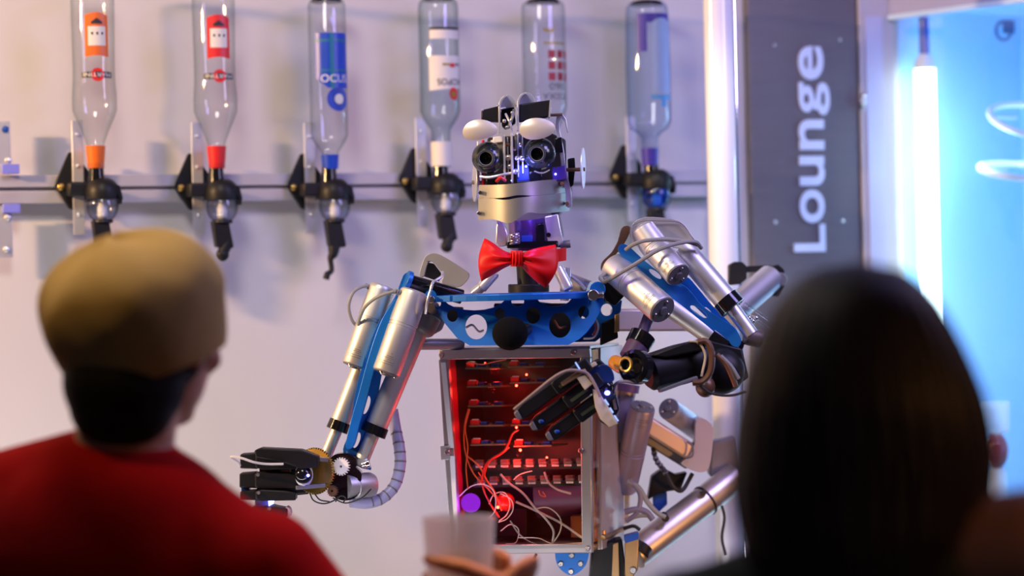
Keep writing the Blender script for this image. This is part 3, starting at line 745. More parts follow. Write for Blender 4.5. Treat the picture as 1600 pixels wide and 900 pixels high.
# back wall, floor, roof and left wall of the box
mb = MB(); bar_q(mb, [(686, 548), (921, 545), (925, 864), (704, 866)], .97, 1.0); mb.build('back_board', PCBDARK, ebox)
def strip(name, a, b, f0, f1, m, th=.004, smooth=False):
    """wall along front-face edge a-b running back from fraction f0 to f1"""
    p, q = BP(*a), BP(*b)
    nrm = (q - p).cross(BK).normalized() * th
    mb = MB(); mb.extrude([p + BK * f0, q + BK * f0, q + BK * f1, p + BK * f1], [], nrm); return mb.build(name, m, ebox, smooth=smooth)
strip('roof_plate', (687, 548), (919, 545), 0.06, 1.0, M('pale_roof_plate', (.62, .60, .58, 1), .35, .5, .05, 30))
strip('floor_plate', (708, 864), (921, 862), 0.06, 1.0, SHEET)
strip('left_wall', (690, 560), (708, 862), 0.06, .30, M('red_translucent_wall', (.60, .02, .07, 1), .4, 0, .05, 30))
strip('left_rear_wall', (690, 560), (708, 862), 0.30, 1.0, PCBDARK)
strip('side_pane', (921, 547), (924, 862), 0.06, .28, PANE, .002)
strip('side_plate', (921, 545), (924, 864), 0.28, 1.0, M('satin_side_plate', (.56, .52, .55, 1), .36, .4, .10, 14))
strip('side_edge', (922, 545), (925, 864), 0.25, .29, ACRYL, -.004)
for fy, m_ in ((.10, AMBER), (.16, GOLDP), (.21, MATS['orange_wire'])):
    mb = MB(); mb.path([BP(916, 590, fy), BP(917, 660, fy + .02), BP(916, 730, fy - .01), BP(919, 800, fy + .015), BP(919, 850, fy)], R(3.2), 10, 5); mb.build('orange_lit_cable', m_, ebox)  # orange light on the box contents is put into these cable colours
point('amber_box_lamp', BP(914, 838, .17), .10, (1.0, .38, .05), .006)
p0, p1 = BP(925, 863, .3), BP(925, 863, 1.0)
mb = MB(); mb.path([p0 + V((.004, 0, .03)), p0 + V((.004, 0, .022)), p0 + V((.006, .004, .018)), p1 + V((.006, 0, .02))], .004, 8, 4); mb.build('orange_seal', GOLDP, ebox)
mb = MB(); bar_q(mb, [(927, 768), (934, 770), (934, 836), (927, 838)], 1.02, 1.06); mb.build('rear_strip', CREAM, ebox, bevel=.001)
# circuit boards with connectors
def comp(name, m, q, f0, f1, parent=None): 
    mb = MB(); bar_q(mb, q, f0, f1); return mb.build(name, m, parent or ebox, bevel=.0006)
def brd(x0, x1, y, yy, f0=.22, comps=True):
    a = [BP(x0, y, f0), BP(x1, yy, f0)]
    mb = MB(); th = V((0, 0, -.0028)); mb.extrude([a[0], a[1], a[1] + BK * .5 + V((0, 0, -.004)), a[0] + BK * .5 + V((0, 0, -.004))], [], th)
    mb.build('circuit_board', PCB, ebox, smooth=False)
    if not comps: return
    W = x1 - x0
    comp('connector', CONRED, [(x0 + 1, y - 8), (x0 + 14, y - 8), (x0 + 14, y), (x0 + 1, y)], f0 + .01, f0 + .08)
    mb = MB()
    for k in range(5):
        x = x0 + 4 + k * 2.2; bar_q(mb, [(x, y - 9.8), (x + 1.2, y - 9.8), (x + 1.2, y - 8), (x, y - 8)], f0 + .01, f0 + .03)
    mb.build('pin_row', WHITEP, ebox, smooth=False)['kind'] = 'stuff'
    comp('trimmer', CONBLUE, [(x0 + 16, y - 5.5), (x0 + 27, y - 5.5), (x0 + 27, y), (x0 + 16, y)], f0 + .02, f0 + .09)
    comp('trimmer', CONBLUE, [(x0 + W * .74, y - 6), (x0 + W * .74 + 12, y - 6), (x0 + W * .74 + 12, y), (x0 + W * .74, y)], f0 + .02, f0 + .09)
    comp('capacitor', DGREY, [(x0 + W * .58, y - 3.5), (x0 + W * .58 + 4, y - 3.5), (x0 + W * .58 + 4, y), (x0 + W * .58, y)], f0 + .02, f0 + .05)
for x0, x1, y in ((714, 768, 576), (716, 770, 605), (718, 772, 636), (720, 774, 667), (722, 776, 697)): brd(x0, x1, y, y - 1)
for x0, x1, y in ((782, 838, 574), (784, 840, 599), (786, 842, 666), (790, 850, 699)): brd(x0, x1, y, y - 1)
for y, x0 in ((731, 728), (758, 731)):
    mb = MB(); bar_q(mb, [(x0 - 6, y), (905, y - 3), (905, y + 5), (x0 - 6, y + 8)], .26, .34); mb.build('connector_strip', PCBDARK, ebox, smooth=False)
    n = 9 if y == 731 else 9
    for k in range(n):
        x = x0 + k * 20; yk = y - k * .35
        comp('connector', CONGREY, [(x, yk - 9), (x + 12, yk - 9), (x + 12, yk), (x, yk)], .24, .30)
        comp('connector_lip', CONGREY, [(x + 3, yk - 5), (x + 15, yk - 5), (x + 15, yk - 1), (x + 3, yk - 1)], .20, .25)
        mb = MB()
        for j in range(5): bar_q(mb, [(x + 3 + j * 2.3, yk), (x + 4.2 + j * 2.3, yk), (x + 4.2 + j * 2.3, yk + 3), (x + 3 + j * 2.3, yk + 3)], .21, .23)
        mb.build('pin_row', WHITEP, ebox, smooth=False)['kind'] = 'stuff'
mb = MB(); mb.tube(BP(800, 792, .75), BP(905, 785, .75), R(32)); mb.build('servo_drum', PURPLE, ebox)
mb = MB(); bar_q(mb, [(735, 805), (790, 805), (790, 850), (735, 850)], .6, .8); mb.build('servo_block', BLACK, ebox, bevel=.002)
mb = MB(); bar_q(mb, [(865, 815), (903, 813), (903, 850), (866, 850)], .5, .7); mb.build('relay_block', COPPER, ebox, bevel=.002)
mb = MB(); mb.ball(BP(725, 789, .18), R(15.5), (1, .6, 1)); mb.build('purple_lamp', LED_P, ebox)
mb = MB(); mb.ball(BP(773, 789, .30), R(15), (1, .6, 1)); mb.build('red_dome', M('red_lens', (.6, .01, .005, 1), .3, 0, .5, 150), ebox)
for x, y, r, f in ((770, 795, 2.4, .14), (802, 706, 2.2, .2), (741, 570, 1.6, .3), (797, 604, 2.0, .18), (797, 670, 1.8, .18), (790, 590, 1.6, .6), (828, 722, 1.6, .5)):
    mb = MB(); mb.ball(BP(x, y, f), R(r), (1, 1, 1), None, 12, 8); mb.build('red_led', LED_R, ebox)
for x, y, f, e in ((770, 800, .12, .05), (802, 710, .2, .06), (740, 612, .5, .05), (797, 612, .3, .05), (735, 670, .5, .03), (800, 718, .14, .16), (850, 722, .14, .05), (745, 585, .5, .05)):
    point('red_box_led', BP(x, y, f - .04 if f < .3 else f), e * 1.8, (1.0, .03, .02), .008)
point('purple_box_lamp', BP(727, 789, .02), .05, (.4, .05, 1.0), .01)
for pts, m, r in (
    ([(790, 700), (775, 712), (752, 728), (748, 760), (762, 790), (776, 810)], WIRER, 2.6),
    ([(806, 672), (795, 680), (783, 705), (760, 722), (752, 745)], WIRER, 3.2),
    ([(724, 640), (717, 665), (716, 695), (722, 720), (735, 745), (755, 765), (772, 785)], WIREO, 2.2),
    ([(730, 640), (722, 670), (726, 700), (724, 730), (728, 765)], WIREO, 1.8),
    ([(720, 712), (740, 730), (752, 752), (766, 772), (778, 800)], WIREO, 2.4),
    ([(725, 566), (745, 570), (765, 566), (785, 562)], WIREO, 2.0),
    ([(712, 778), (730, 762), (750, 758), (768, 770), (770, 800), (750, 818)], WIREW, 1.6),
    ([(757, 790), (764, 775), (780, 772), (790, 788), (786, 806), (774, 816)], WIREW, 1.5),
    ([(778, 772), (794, 782), (797, 798), (788, 812), (776, 817)], WIREW, 1.4),
    ([(776, 832), (790, 822), (803, 830), (800, 850), (785, 852)], WIREW, 1.4),
    ([(830, 797), (852, 795), (870, 810), (872, 830), (860, 850), (845, 856)], CABLE, 2.0),
    ([(778, 742), (790, 756), (812, 772), (832, 795), (850, 812), (862, 830), (860, 848)], CABLE, 3.2),
    ([(800, 786), (830, 800), (870, 820), (908, 846)], CABLE, 3.4),
    ([(842, 740), (848, 757), (862, 768), (884, 774)], CABLE, 3.2),
    ([(793, 815), (805, 835), (822, 848), (840, 854)], CABLE, 2.0),
    ([(805, 842), (835, 843), (860, 852), (908, 850)], WIREW, 1.4),
    ([(795, 752), (802, 745), (812, 741), (824, 738)], WIREW, 1.4),
    ([(905, 790), (900, 800), (902, 820), (908, 830)], WIREW, 1.6),
    ([(740, 740), (744, 750), (738, 760)], WIRER, 2.0),
    ([(836, 768), (838, 776), (846, 778), (842, 770)], WIREO, 1.6)):
    mb = MB(); fz = random.uniform(.06, .18)
    mb.path([BP(x, y, fz + .02 * math.sin(i)) for i, (x, y) in enumerate(pts)], R(r) * .55, 8, 5); mb.build('wire', m, ebox)
cable([(781, 866, 4.06), (786, 880, 4.05), (806, 890, 4.05), (828, 882, 4.05), (838, 866, 4.06)], 2.2, 'loop_cable', RUBBER, ebox)

# ---------------- chest
def CD_(x, y): return 3.950 - .030 * (y - 460) / 80
outer = [(674, 460), (690, 457)] + [(741 + 50 * math.cos(PI - t * PI / 10), 462 + 23 * math.sin(t * PI / 10)) for t in range(0, 11)] + [(797, 458), (806, 458), (828, 460), (838, 462)] + [(866 + 28 * math.cos(PI - t * PI / 10), 462 + 17 * math.sin(t * PI / 10)) for t in range(0, 11)] + [(900, 462), (925, 452), (934, 444), (942, 452), (943, 470), (937, 488), (928, 505), (916, 520), (905, 530), (888, 539), (734, 540), (714, 528), (694, 504), (680, 480)]
holes = [ell(707, 493, 8.5, 10), ell(744, 511, 17, 19.5), ell(781, 490, 8, 9), ell(833, 493, 11, 13), ell(875, 508, 17, 20), ell(912, 488, 8.5, 10), ell(684, 474, 5, 5.5), ell(809, 471, 10, 8)]
mb = MB(); mb.plate(outer, CD_, .012, holes)
chest = mb.build('chest_plate', BLUE, robot, bevel=.0012)
mb = MB(); mb.plate([(830, 470), (895, 478), (930, 470), (958, 462), (972, 470), (970, 486), (958, 506), (946, 522), (930, 534), (830, 536)], 4.03, .012, [ell(948, 484, 9, 9.5), ell(905, 508, 14, 15)])
mb.build('rear_plate', BLUE, chest, bevel=.0012)
# top rail: horizontal plate, edge towards the viewer
top = []
for i in range(15):
    t = i / 14; x = 676 + t * 242; top.append(P(x, 462.5 - 6 * t, 3.875 + .06 * (2 * t - 1) ** 2))
rear = [p + V((0, .050 + .015 * math.sin(PI * i / 14), .002)) for i, p in enumerate(top)]
mb = MB(); mb.extrude(top + rear[::-1], [], V((0, 0, -R(10, 3.9)))); mb.build('top_rail', BLUE, chest, bevel=.0015, smooth=False)
mb = MB(); mb.tube(P(934, 452, 3.98), P(934, 452, 3.91), R(12)); mb.build('pivot_knob', BLUE, chest, bevel=.001)
mb = MB(); mb.tube(P(927, 461, 3.91), P(927, 461, 3.895), R(8.5)); mb.tube(P(931, 461, 3.9), P(943, 460, 3.9), R(5)); mb.build('pivot_bolt', SCREWM, chest, bevel=.001)
mb = MB(); mb.tube(P(673, 462, 3.99), P(673, 462, 3.93), R(9)); mb.build('pivot_knob', BLUE, chest)
mb = MB(); mb.tube(P(674, 468, 3.93), P(674, 468, 3.915), R(5.5)); mb.build('pivot_bolt', SCREWM, chest, bevel=.0006)
mb = MB(); mb.plate([(772, 474), (918, 474), (892, 535), (768, 536)], 4.00, .02); mb.build('rear_block', BLACK, chest, bevel=.002)  # dark filler added so the right chest holes look shaded
mb = MB(); mb.plate([(940, 505), (963, 495), (966, 528), (938, 540)], 4.0, .03); mb.build('side_block', BLACK, chest, bevel=.002)
mb = MB(); mb.plate([(961, 492), (968, 490), (968, 518), (960, 520)], 3.99, .02); mb.build('side_strip', GOLDP, chest, bevel=.001)
cable([(932, 500, 3.99), (935, 512, 3.97), (928, 527, 3.96), (912, 529, 3.97)], 1.6, 'wire', WIREW, chest)
cable([(929, 505, 3.99), (931, 515, 3.98), (926, 523, 3.97)], 1.4, 'wire', WIRER, chest)
cable([(728, 512, 3.95), (738, 508, 3.95), (748, 518, 3.96), (756, 516, 3.96)], 1.8, 'wire', WIREW, chest)
cable([(866, 500, 3.95), (874, 512, 3.94), (884, 510, 3.95)], 1.6, 'wire', WIREO, chest)
mb = MB(); mb.plate([(690, 478), (724, 480), (724, 504), (700, 506)], 4.01, .02); mb.build('hole_backing', BLACK, chest, bevel=.002)  # black backing added to make the left chest hole look dark
# microphone ball
mb = MB(); mb.ball(P(797, 521, 3.84), R(28, 3.84), (1, 1, .95), None, 32, 20); mic = mb.build('microphone', MATTEBLACK, robot)
mb = MB(); mb.tube(P(803, 523, 3.85), P(822, 515, 3.93), R(10)); mb.build('microphone_stem', BLACK, mic)

# ---------------- neck
mb = MB(); mb.tube(P(826, 455, 3.99), P(823, 402, 3.99), R(17)); mb.tube(P(826, 459, 3.99), P(826, 444, 3.99), R(32)); neck = mb.build('neck', BLACK, robot, bevel=.002)
mb = MB(); mb.lathe(P(845, 387, 3.985), UP, [(0, R(44)), (R(8), R(44)), (R(9), R(38))], 32); mb.build('collar_ring', GLOSSBLACK, neck)
mb = MB(); mb.tube(P(832, 385, 3.99), P(828, 338, 3.98), R(36), R(34)); mb.build('neck_core', M('violet_lit_neck_core', (.20, .12, .42, 1), .3, .6, .2, 30), neck)  # purple light on the core is put into its colour
for q in ([(776, 345), (786, 345), (794, 366), (792, 384), (780, 386), (774, 380)], [(851, 338), (872, 334), (880, 378), (874, 384), (857, 384)]):
    mb = MB(); mb.plate(q, 3.93, .02); mb.build('neck_plate', STEEL, neck, bevel=.002)
mb = MB(); mb.plate([(796, 365), (812, 363), (813, 381), (798, 383)], 3.925, .014); mb.build('neck_spring', SHEET, neck, bevel=.002)
mb = MB(); mb.plate([(814, 368), (832, 368), (832, 382), (814, 382)], 3.935, .014); mb.build('neck_servo', CONBLUE, neck, bevel=.001)
mb = MB(); mb.path([P(804 + 7 * math.cos(t * .9), 366 + t * .62, 3.918) + V((0, -.007 * math.sin(t * .9), 0)) for t in range(26)], R(1.3), 8, 2); mb.build('coil_spring', SCREWM, neck)
mb = MB(); mb.tube(P(857, 367, 3.93), P(857, 367, 3.928), R(3.6)); mb.build('plate_hole', GLOSSBLACK, neck)
mb = MB(); mb.plate([(792, 378), (872, 376), (872, 387), (792, 388)], 3.928, .02); mb.build('neck_clamp', GLOSSBLACK, neck, bevel=.002)
mb = MB(); mb.plate([(836, 350), (850, 348), (852, 384), (838, 385)], 3.934, .02); mb.build('neck_block', GLOSSBLACK, neck, bevel=.002)
mb = MB(); mb.tube(P(875, 383, 3.95), P(891, 381, 3.95), R(6)); mb.build('neck_bolt', DGREY, neck)
for a, b, r in (((752, 450, 3.97), (774, 425, 3.97), 9), ((738, 460, 3.98), (756, 446, 3.98), 8), ((872, 420, 3.97), (888, 452, 3.96), 9), ((884, 418, 3.99), (882, 470, 3.99), 8)):
    pc(P(*a), P(*b), [(0, R(r)), (.9, R(r)), (1, R(r * .8))], 'neck_strut', STEEL, neck)
pc(P(920, 452, 4.05), P(888, 440, 4.06), [(0, R(14)), (1, R(14))], 'neck_strut', ALU2, neck)
cable([(878, 442, 4.0), (890, 432, 4.0), (903, 440, 4.0), (915, 452, 4.0)], 2.6, 'cable', WIREW, neck)
point('violet_neck_light', P(828, 347, 3.885), .09, (.30, .12, 1.0), .01)
mb = MB(); mb.ball(P(810, 372, 3.93), R(2.0), (1, 1, 1), None, 12, 8); mb.build('blue_led', LED_B, neck)

# ---------------- bow tie
def wing(side):
    mb = MB()
    if side < 0:
        T = [(801, 396), (787, 391), (770, 379), (757, 372)]; B = [(801, 413), (788, 419), (768, 431), (752, 440)]; bulge = -7
    else:
        T = [(814, 396), (830, 390), (846, 386), (868, 382)]; B = [(814, 413), (822, 425), (838, 440), (853, 450)]; bulge = 11
    def cur(c, u):
        k = min(2, int(u * 3)); t = u * 3 - k
        i0, i3 = max(0, k - 1), min(3, k + 2)
        p = [V((q[0], q[1], 0)) for q in (c[i0], c[k], c[k + 1], c[i3])]
        return 0.5 * ((2 * p[1]) + (p[2] - p[0]) * t + (2 * p[0] - 5 * p[1] + 4 * p[2] - p[3]) * t * t + (3 * p[1] - p[0] - 3 * p[2] + p[3]) * t ** 3)
    def fn(sgn):
        def g_(u, v):
            a, b = cur(T, u), cur(B, u); p = a.lerp(b, v)
            p.x += bulge * math.sin(PI * v) * u ** 2
            edge = min(1, 6 * v, 6 * (1 - v))
            h = (.004 + .016 * math.sin(PI * min(1, u * .85 + .05))) * (math.sin(PI * v) ** .6 if 0 < v < 1 else 0)
            h += .0045 * math.cos(5 * PI * v + (1 if side > 0 else 0)) * (1 - u) ** 1.2 * edge * min(1, u * 6)
            h += .003 * math.sin(2.2 * PI * v + 3 * u) * edge * u
            if u > .97: h *= .75
            return P(p.x, p.y, 3.875 + .01 * u) + V((0, -sgn * h - .0, 0))
        return g_
    mb.surf(fn(1), 26, 30); mb.surf(fn(-1), 26, 30)
    # hem joining the two layers at the outer edge
    mb.surf(lambda u, v: fn(1)(1.0, u).lerp(fn(-1)(1.0, u), v), 30, 3)
    return mb
bow = wing(-1).build('bow_tie', REDSATIN, robot, merge=True, angle=70)
bow['label'] = 'shiny red satin bow tie'
wing(1).build('bow_wing', REDSATIN, bow, merge=True, angle=70)
mb = MB(); mb.surf(lambda u, v: P(807.5 + 9.5 * math.cos(2 * PI * v), 391.5 + 25 * u, 3.868) + V((0, -.006 * math.sin(2 * PI * v) - .0022 * math.cos(v * 22 * PI) * (1 if .1 < u < .9 else 0) - .004 * math.sin(PI * u), 0)), 10, 48)
mb.build('knot', REDSATIN, bow, merge=True, angle=70)
mb = MB(); mb.surf(lambda u, v: P(866 + 18 * u, 390 + 20 * v - 3 * u, 3.885 + .02 * u ** 2), 6, 4); mb.build('neck_band', REDSATIN, bow, solid=.002)

# ---------------- head
mb = MB(); mb.plate([(762, 215), (862, 208), (884, 218), (886, 292), (752, 300), (754, 270)], 4.02, .06); head = mb.build('head', BLACK, robot, bevel=.003)
def face(top, bot, x0, x1, d0, k, cx):
    mb = MB()
    def fn(u, v):
        x = x0 + (x1 - x0) * u; yt, yb = top(x), bot(x)
        return P(x, yt + (yb - yt) * v, d0 + k * ((x - cx) / 70.0) ** 2)
    mb.surf(fn, 36, 6); return mb
mouth_t = lambda x: 310 - 2.0 * (x - 749) / 130 - 3.6 * math.exp(-((x - 812) / 16) ** 2) + (2.5 if 772 < x < 790 else 0) * 1
up_b = lambda x: 309.5 - 8.5 * max(0, (x - 795)) / 90 - 3.2 * math.exp(-((x - 808) / 18) ** 2)
lo_t = lambda x: up_b(x) + (0.4 if x < 770 or x > 832 else 0.4 + 4.0 * math.sin(PI * (x - 770) / 62))
mb = face(lambda x: 289 - 8.0 * (x - 749) / 133 + 1.5 * math.sin((x - 749) / 24), up_b, 749, 886, 3.880, .075, 806)
fc = mb.build('upper_lip', SHEET, head, solid=.0016)
mb = face(lo_t, lambda x: 344 - 14 * (x - 749) / 138 + 9.5 * math.exp(-((x - 795) / 16) ** 2) - 4.5 * math.exp(-((x - 827) / 12) ** 2), 748, 889, 3.876, .075, 806)
mb.build('lower_lip', SHEET, head, solid=.0016)
mb = face(lambda x: 300, lambda x: 318, 765, 840, 3.905, .06, 806); mb.build('mouth_gap', GLOSSBLACK, head, solid=.0016)
for x, y, d in ((878, 287, 3.935), (886, 318, 3.945), (748, 333, 3.92), (750, 301, 3.92)):
    mb = MB(); mb.tube(P(x, y, d + .02), P(x, y, d - .012), R(3)); mb.build('lip_screw', COPPER if x > 800 else SCREWM, head, bevel=.0004)
# eyes
for (x, y), (lx, ly), r in (((762.5, 246.5), (759, 247.5), 25), ((843, 240), (839, 240.5), 25)):
    c = P(x, y, 3.925); l = P(lx, ly, 3.925 - R(25)); ax = (l - c).normalized()
    mb = MB(); mb.lathe(c, ax, [(R(r) * math.cos(PI * (1 - i / 15.0)), R(r) * math.sin(PI * (1 - i / 15.0))) for i in range(0, 14)] + [(R(r) * .93, R(12))], 36, True, False)
    ey = mb.build('eye', EYE, head)
    c2 = c + ax * R(r) * .80
    mb = MB(); mb.lathe(c2, ax, [(0, R(13.6)), (R(5), R(13.4)), (R(6.5), R(12.6)), (R(6.5), R(10.8)), (R(2), R(9.8))], 36, False, False); mb.build('lens_ring', M('lens_ring_grey', (.10, .11, .11, 1), .25, .5, .05, 40) if 'lens_ring_grey' not in MATS else MATS['lens_ring_grey'], ey)
    mb = MB(); mb.lathe(c2, ax, [(R(5.6), R(10.9)), (R(6.0), R(10.2)), (R(5.0), R(9.8))], 36, False, False); mb.build('lens_rim', STEEL, ey)
    mb = MB(); mb.lathe(c2, ax, [(R(4.5), R(10.0)), (-R(5), R(7.0)), (-R(7), R(7.5)), (-R(8), R(3)), (-R(7.2), 0)], 32, False, False); mb.build('pupil', GLOSSBLACK, ey)
# eyelids
for cx, cy, hw, hh, rot in ((750, 202.5, 27.5, 15.5, -.10), (839.5, 201, 28, 16.5, -.08)):
    mb = MB()
    def fn(u, v):
        a = 2 * PI * u; x = hw * v * math.cos(a); y = hh * v * math.sin(a) * (1 - .12 * math.cos(a))
        y += 3.0 * (x / hw) ** 2 * (1 if cx < 800 else .3)
        X = cx + x * math.cos(rot) - y * math.sin(rot); Y = cy + x * math.sin(rot) + y * math.cos(rot)
        return P(X, Y, 3.893 + .005 * v * v)
    mb.surf(fn, 40, 8); o = mb.build('eyelid', LID, head, solid=.0015, merge=True); o['label'] = 'cream oval metal eyelid'
# brow boxes and crest plates
mb = MB(); mb.plate([(752, 172), (781, 165), (786, 190), (752, 189)], 3.93, .03); mb.build('eyebrow', BLACK, head, bevel=.002)
mb = MB(); mb.plate([(783, 168), (803, 163), (806, 192), (790, 202), (784, 198)], 3.95, .03); mb.build('brow_motor', GLOSSBLACK, head, bevel=.003)
mb = MB(); mb.plate([(810, 163), (860, 156), (857, 182), (838, 185), (811, 190)], 3.93, .03); mb.build('eyebrow', BLACK, head, bevel=.002)
mb = MB(); mb.plate([(859, 156), (861.5, 156), (859, 183), (857, 183)], 3.928, .03); mb.build('eyebrow_edge', STEEL, head)
for x0, yt, w_ in ((779, 148, 27), (808, 144, 28)):
    arc = [(x0 + w_ / 2 + w_ / 2 * math.cos(PI - t * PI / 14), yt + 18 - 18 * math.sin(t * PI / 14)) for t in range(15)]
    mb = MB(); mb.plate(arc + [(x0 + w_, yt + 19), (x0, yt + 22)], 3.945, .0018); cp = mb.build('crest_plate', ALU2, head, bevel=.0003)
    arc2 = [(x + 2.8 if x < x0 + w_ / 2 else x, y + 2) for x, y in arc[:8]]
    mb = MB(); mb.plate(arc[:8] + arc2[::-1] + [(x0 + 2.8, yt + 60), (x0 - .4, yt + 60)], 3.925, .02); mb.build('crest_edge', STEEL, cp, bevel=.0006)
    mb = MB(); mb.tube(P(x0 + 2, yt + 22, 3.94), P(x0 + w_, yt + 17, 3.96), R(1.8)); mb.build('crest_rod', STEEL, cp)
for x, y0, y1, d, w_ in ((787.5, 212, 280, 3.905, 2.8), (799.5, 210, 283, 3.90, 3.2), (793, 215, 268, 3.93, 2), (809, 208, 275, 3.925, 2.2), (816, 212, 270, 3.94, 2)):
    mb = MB(); mb.plate(smooth2([(x - w_ / 2, y0 + 4), (x, y0), (x + w_ / 2, y0 + 4), (x + w_ / 2 + 1, y1 - 4), (x + 1, y1), (x - w_ / 2 + 1, y1 - 4)], 3), d, .035); mb.build('centre_plate', STEEL, head, bevel=.0005)
for pts, m, r in (([(794, 200, 3.93), (800, 185, 3.92), (803, 172, 3.94)], SHEET, 2.4), ([(790, 178, 3.93), (796, 190, 3.92), (801, 205, 3.92)], STEEL, 1.8)):
    cable(pts, r, 'linkage_rod', m, head)
for x, y, r, m in ((788, 189, 3, SCREWM), (792, 199, 3, SCREWM), (793, 226, 3.5, COPPER), (794, 246, 5, SCREWM), (804, 233, 3, COPPER), (808, 247, 4, SCREWM), (806, 268, 4.5, SCREWM), (796, 260, 4, SCREWM), (813, 226, 4, SCREWM), (816, 247, 5, SCREWM), (800, 176, 2.4, SCREWM), (754, 172, 1.8, SCREWM), (778, 165, 2, SCREWM)):
    mb = MB(); mb.ball(P(x, y, 3.915), R(r), (1, 1, 1), None, 14, 9); mb.build('joint_ball', m, head)
for q, m, d in (([(776, 214), (786, 212), (787, 240), (778, 240)], DGREY, 3.95), ([(804, 210), (814, 208), (815, 232), (805, 234)], DGREY, 3.95), ([(866, 216), (878, 214), (880, 238), (868, 240)], GLOSSBLACK, 3.95), ([(862, 262), (884, 258), (886, 280), (864, 284)], M('violet_servo', (.10, .05, .30, 1), .3, .1, .1, 40), 3.94), ([(826, 268), (846, 266), (848, 284), (828, 286)], GLOSSBLACK, 3.93), ([(760, 278), (776, 276), (778, 290), (760, 292)], GLOSSBLACK, 3.93), ([(806, 258), (826, 256), (828, 282), (808, 284)], CONBLUE, 3.95), ([(770, 214), (786, 212), (786, 222), (770, 224)], WHITEP, 3.945)):
    mb = MB(); mb.plate(q, d, .03); mb.build('servo', m, head, bevel=.0015)
for a, b, r, m in (((754.5, 219), (755, 290), 2.6, CONRED), ((747, 221), (748, 290), 1.8, STEEL), ((768, 219), (774, 235), 2, WHITEP)):
    pc(P(*a, 3.95), P(*b, 3.95), [(0, R(r)), (1, R(r))], 'actuator_rod', m, head)
cable([(750, 276, 3.91), (765, 277, 3.905), (785, 273, 3.905), (800, 270, 3.91)], 2.0, 'brow_wire', STEEL, head)
cable([(776, 283, 3.91), (782, 278, 3.90), (790, 282, 3.905)], 2.6, 'wire', CONRED, head)
mb = MB()
def fr(u, v): return P(835 + 24 * u, 267 + 4 * math.sin(PI * u) - 2 * u, 3.90) + V((0, .02 * v, 0))
mb.surf(fr, 12, 2); mb.build('eye_tray', STEEL, head, solid=.0016)
# side plate, ears
arc = [(869, 182), (872, 178), (879, 178), (885, 186), (888, 207), (886, 207), (882, 190), (877, 184), (874, 192), (875, 205), (879, 222), (882, 240), (884, 262), (888, 280), (893, 300), (894, 322), (889, 325), (884, 322), (884, 300), (880, 285), (877, 260), (875, 240), (871, 218), (868, 200)]
mb = MB(); mb.plate(arc, 3.955, .004); mb.build('side_plate', STEEL, head, bevel=.0008)
mb = MB(); mb.tube(P(860, 180, 3.95), P(879, 179, 3.95), R(2.2)); mb.build('side_rod', COPPER, head)
mb = MB(); mb.tube(P(884, 265.5, 3.96), P(914, 264.5, 3.96), R(3)); mb.build('ear_axle', COPPER, head)
mb = MB(); mb.plate([(887, 248), (898, 246), (899, 262), (896, 290), (889, 294)], 3.97, .02); mb.build('ear_servo', BLACK, head, bevel=.002)
for cx, cy, hh, m in ((910, 263, 32, WHITEP), (741, 285, 30, WHITEP)):
    mb = MB(); cc = P(cx, cy, 3.96); rx = RIGHT * R(5.0); ry = UP * R(hh)
    ax = V((.985, -.17, 0)) if cx > 800 else V((.985, .17, 0))
    tv = V((-ax.y, ax.x, 0))
    lp = [cc + UP * R(hh) * math.sin(2 * PI * k / 32) + tv * R(24) * math.cos(2 * PI * k / 32) for k in range(32)]
    mb.extrude(lp, [], ax * .002); mb.build('ear', STEEL if cx < 800 else M('satin_ear', (.8, .8, .85, 1), .35, .6, .04, 30), head, bevel=.0005)
mb = MB(); mb.tube(P(737, 285, 3.96), P(762, 286, 3.96), R(3.2)); mb.build('ear_axle', DGREY, head)
for x, y in ((822, 260), (868, 272), (852, 258), (800, 282)):
    mb = MB(); mb.ball(P(x, y, 3.93), R(1.8), (1, 1, 1), None, 12, 8); mb.build('blue_led', LED_B, head)
point('blue_head_light', P(822, 262, 3.90), .16, (.2, .2, 1.0), .01)
point('violet_head_light', P(868, 300, 3.875), .018, (.35, .15, 1.0), .01)

# ---------------- arms
def actuator(parent, a, b, r, name='actuator', m=ALU, groove=(.40,), cap=DGREY, label=True):
    """round motor housing from a to b (world points), b is the capped end"""
    prof = [(0, r * .86), (.02, r * .97), (.06, r)]
    for g_ in groove: prof += [(g_, r), (g_ + .004, r * .95), (g_ + .012, r * .95), (g_ + .016, r * .985), (g_ + .035, r * .985), (g_ + .039, r * .94), (g_ + .046, r * .94), (g_ + .05, r * .99)]
    prof += [(.97, r * .97), (.985, r * .93)]
    o = pc(a, b, prof, name, m, parent)
    ax = (V(b) - V(a)).normalized()
    mb = MB(); e = V(b) - ax * (V(b) - V(a)).length * .016
    mb.lathe(e, ax, [(0, r * .9), (r * .08, r * .88), (r * .10, r * .3), (r * .22, r * .26), (r * .24, r * .1)], 24); mb.build('end_cap', cap, o)
    x, y, _ = frame_of(ax)
    for k in range(3):
        t = 2 * PI * k / 3 + .5; screw_at(e + ax * r * .09 + (x * math.cos(t) + y * math.sin(t)) * r * .62, ax, r * .13, o)
    if label:
        nrm = (TOV - ax * TOV.dot(ax)).normalized(); sd = ax.cross(nrm)
        L = (V(b) - V(a)).length
        mb = MB()
        for row, (t0, ln) in enumerate(((.775, .10), (.81, .5), (.83, .7), (.85, .3), (.875, 1.2), (.90, 1.1))):
            c = V(a) + ax * L * t0
            def fn(u, v, c=c, ln=ln):
                th = (u - .3) * ln
                return c + (nrm * math.cos(th) + sd * math.sin(th)) * r * 1.006 + ax * L * .005 * v
            mb.surf(fn, 6, 1)
        mb.build('print_lines', DGREY, o)['kind'] = 'stuff'
    return o
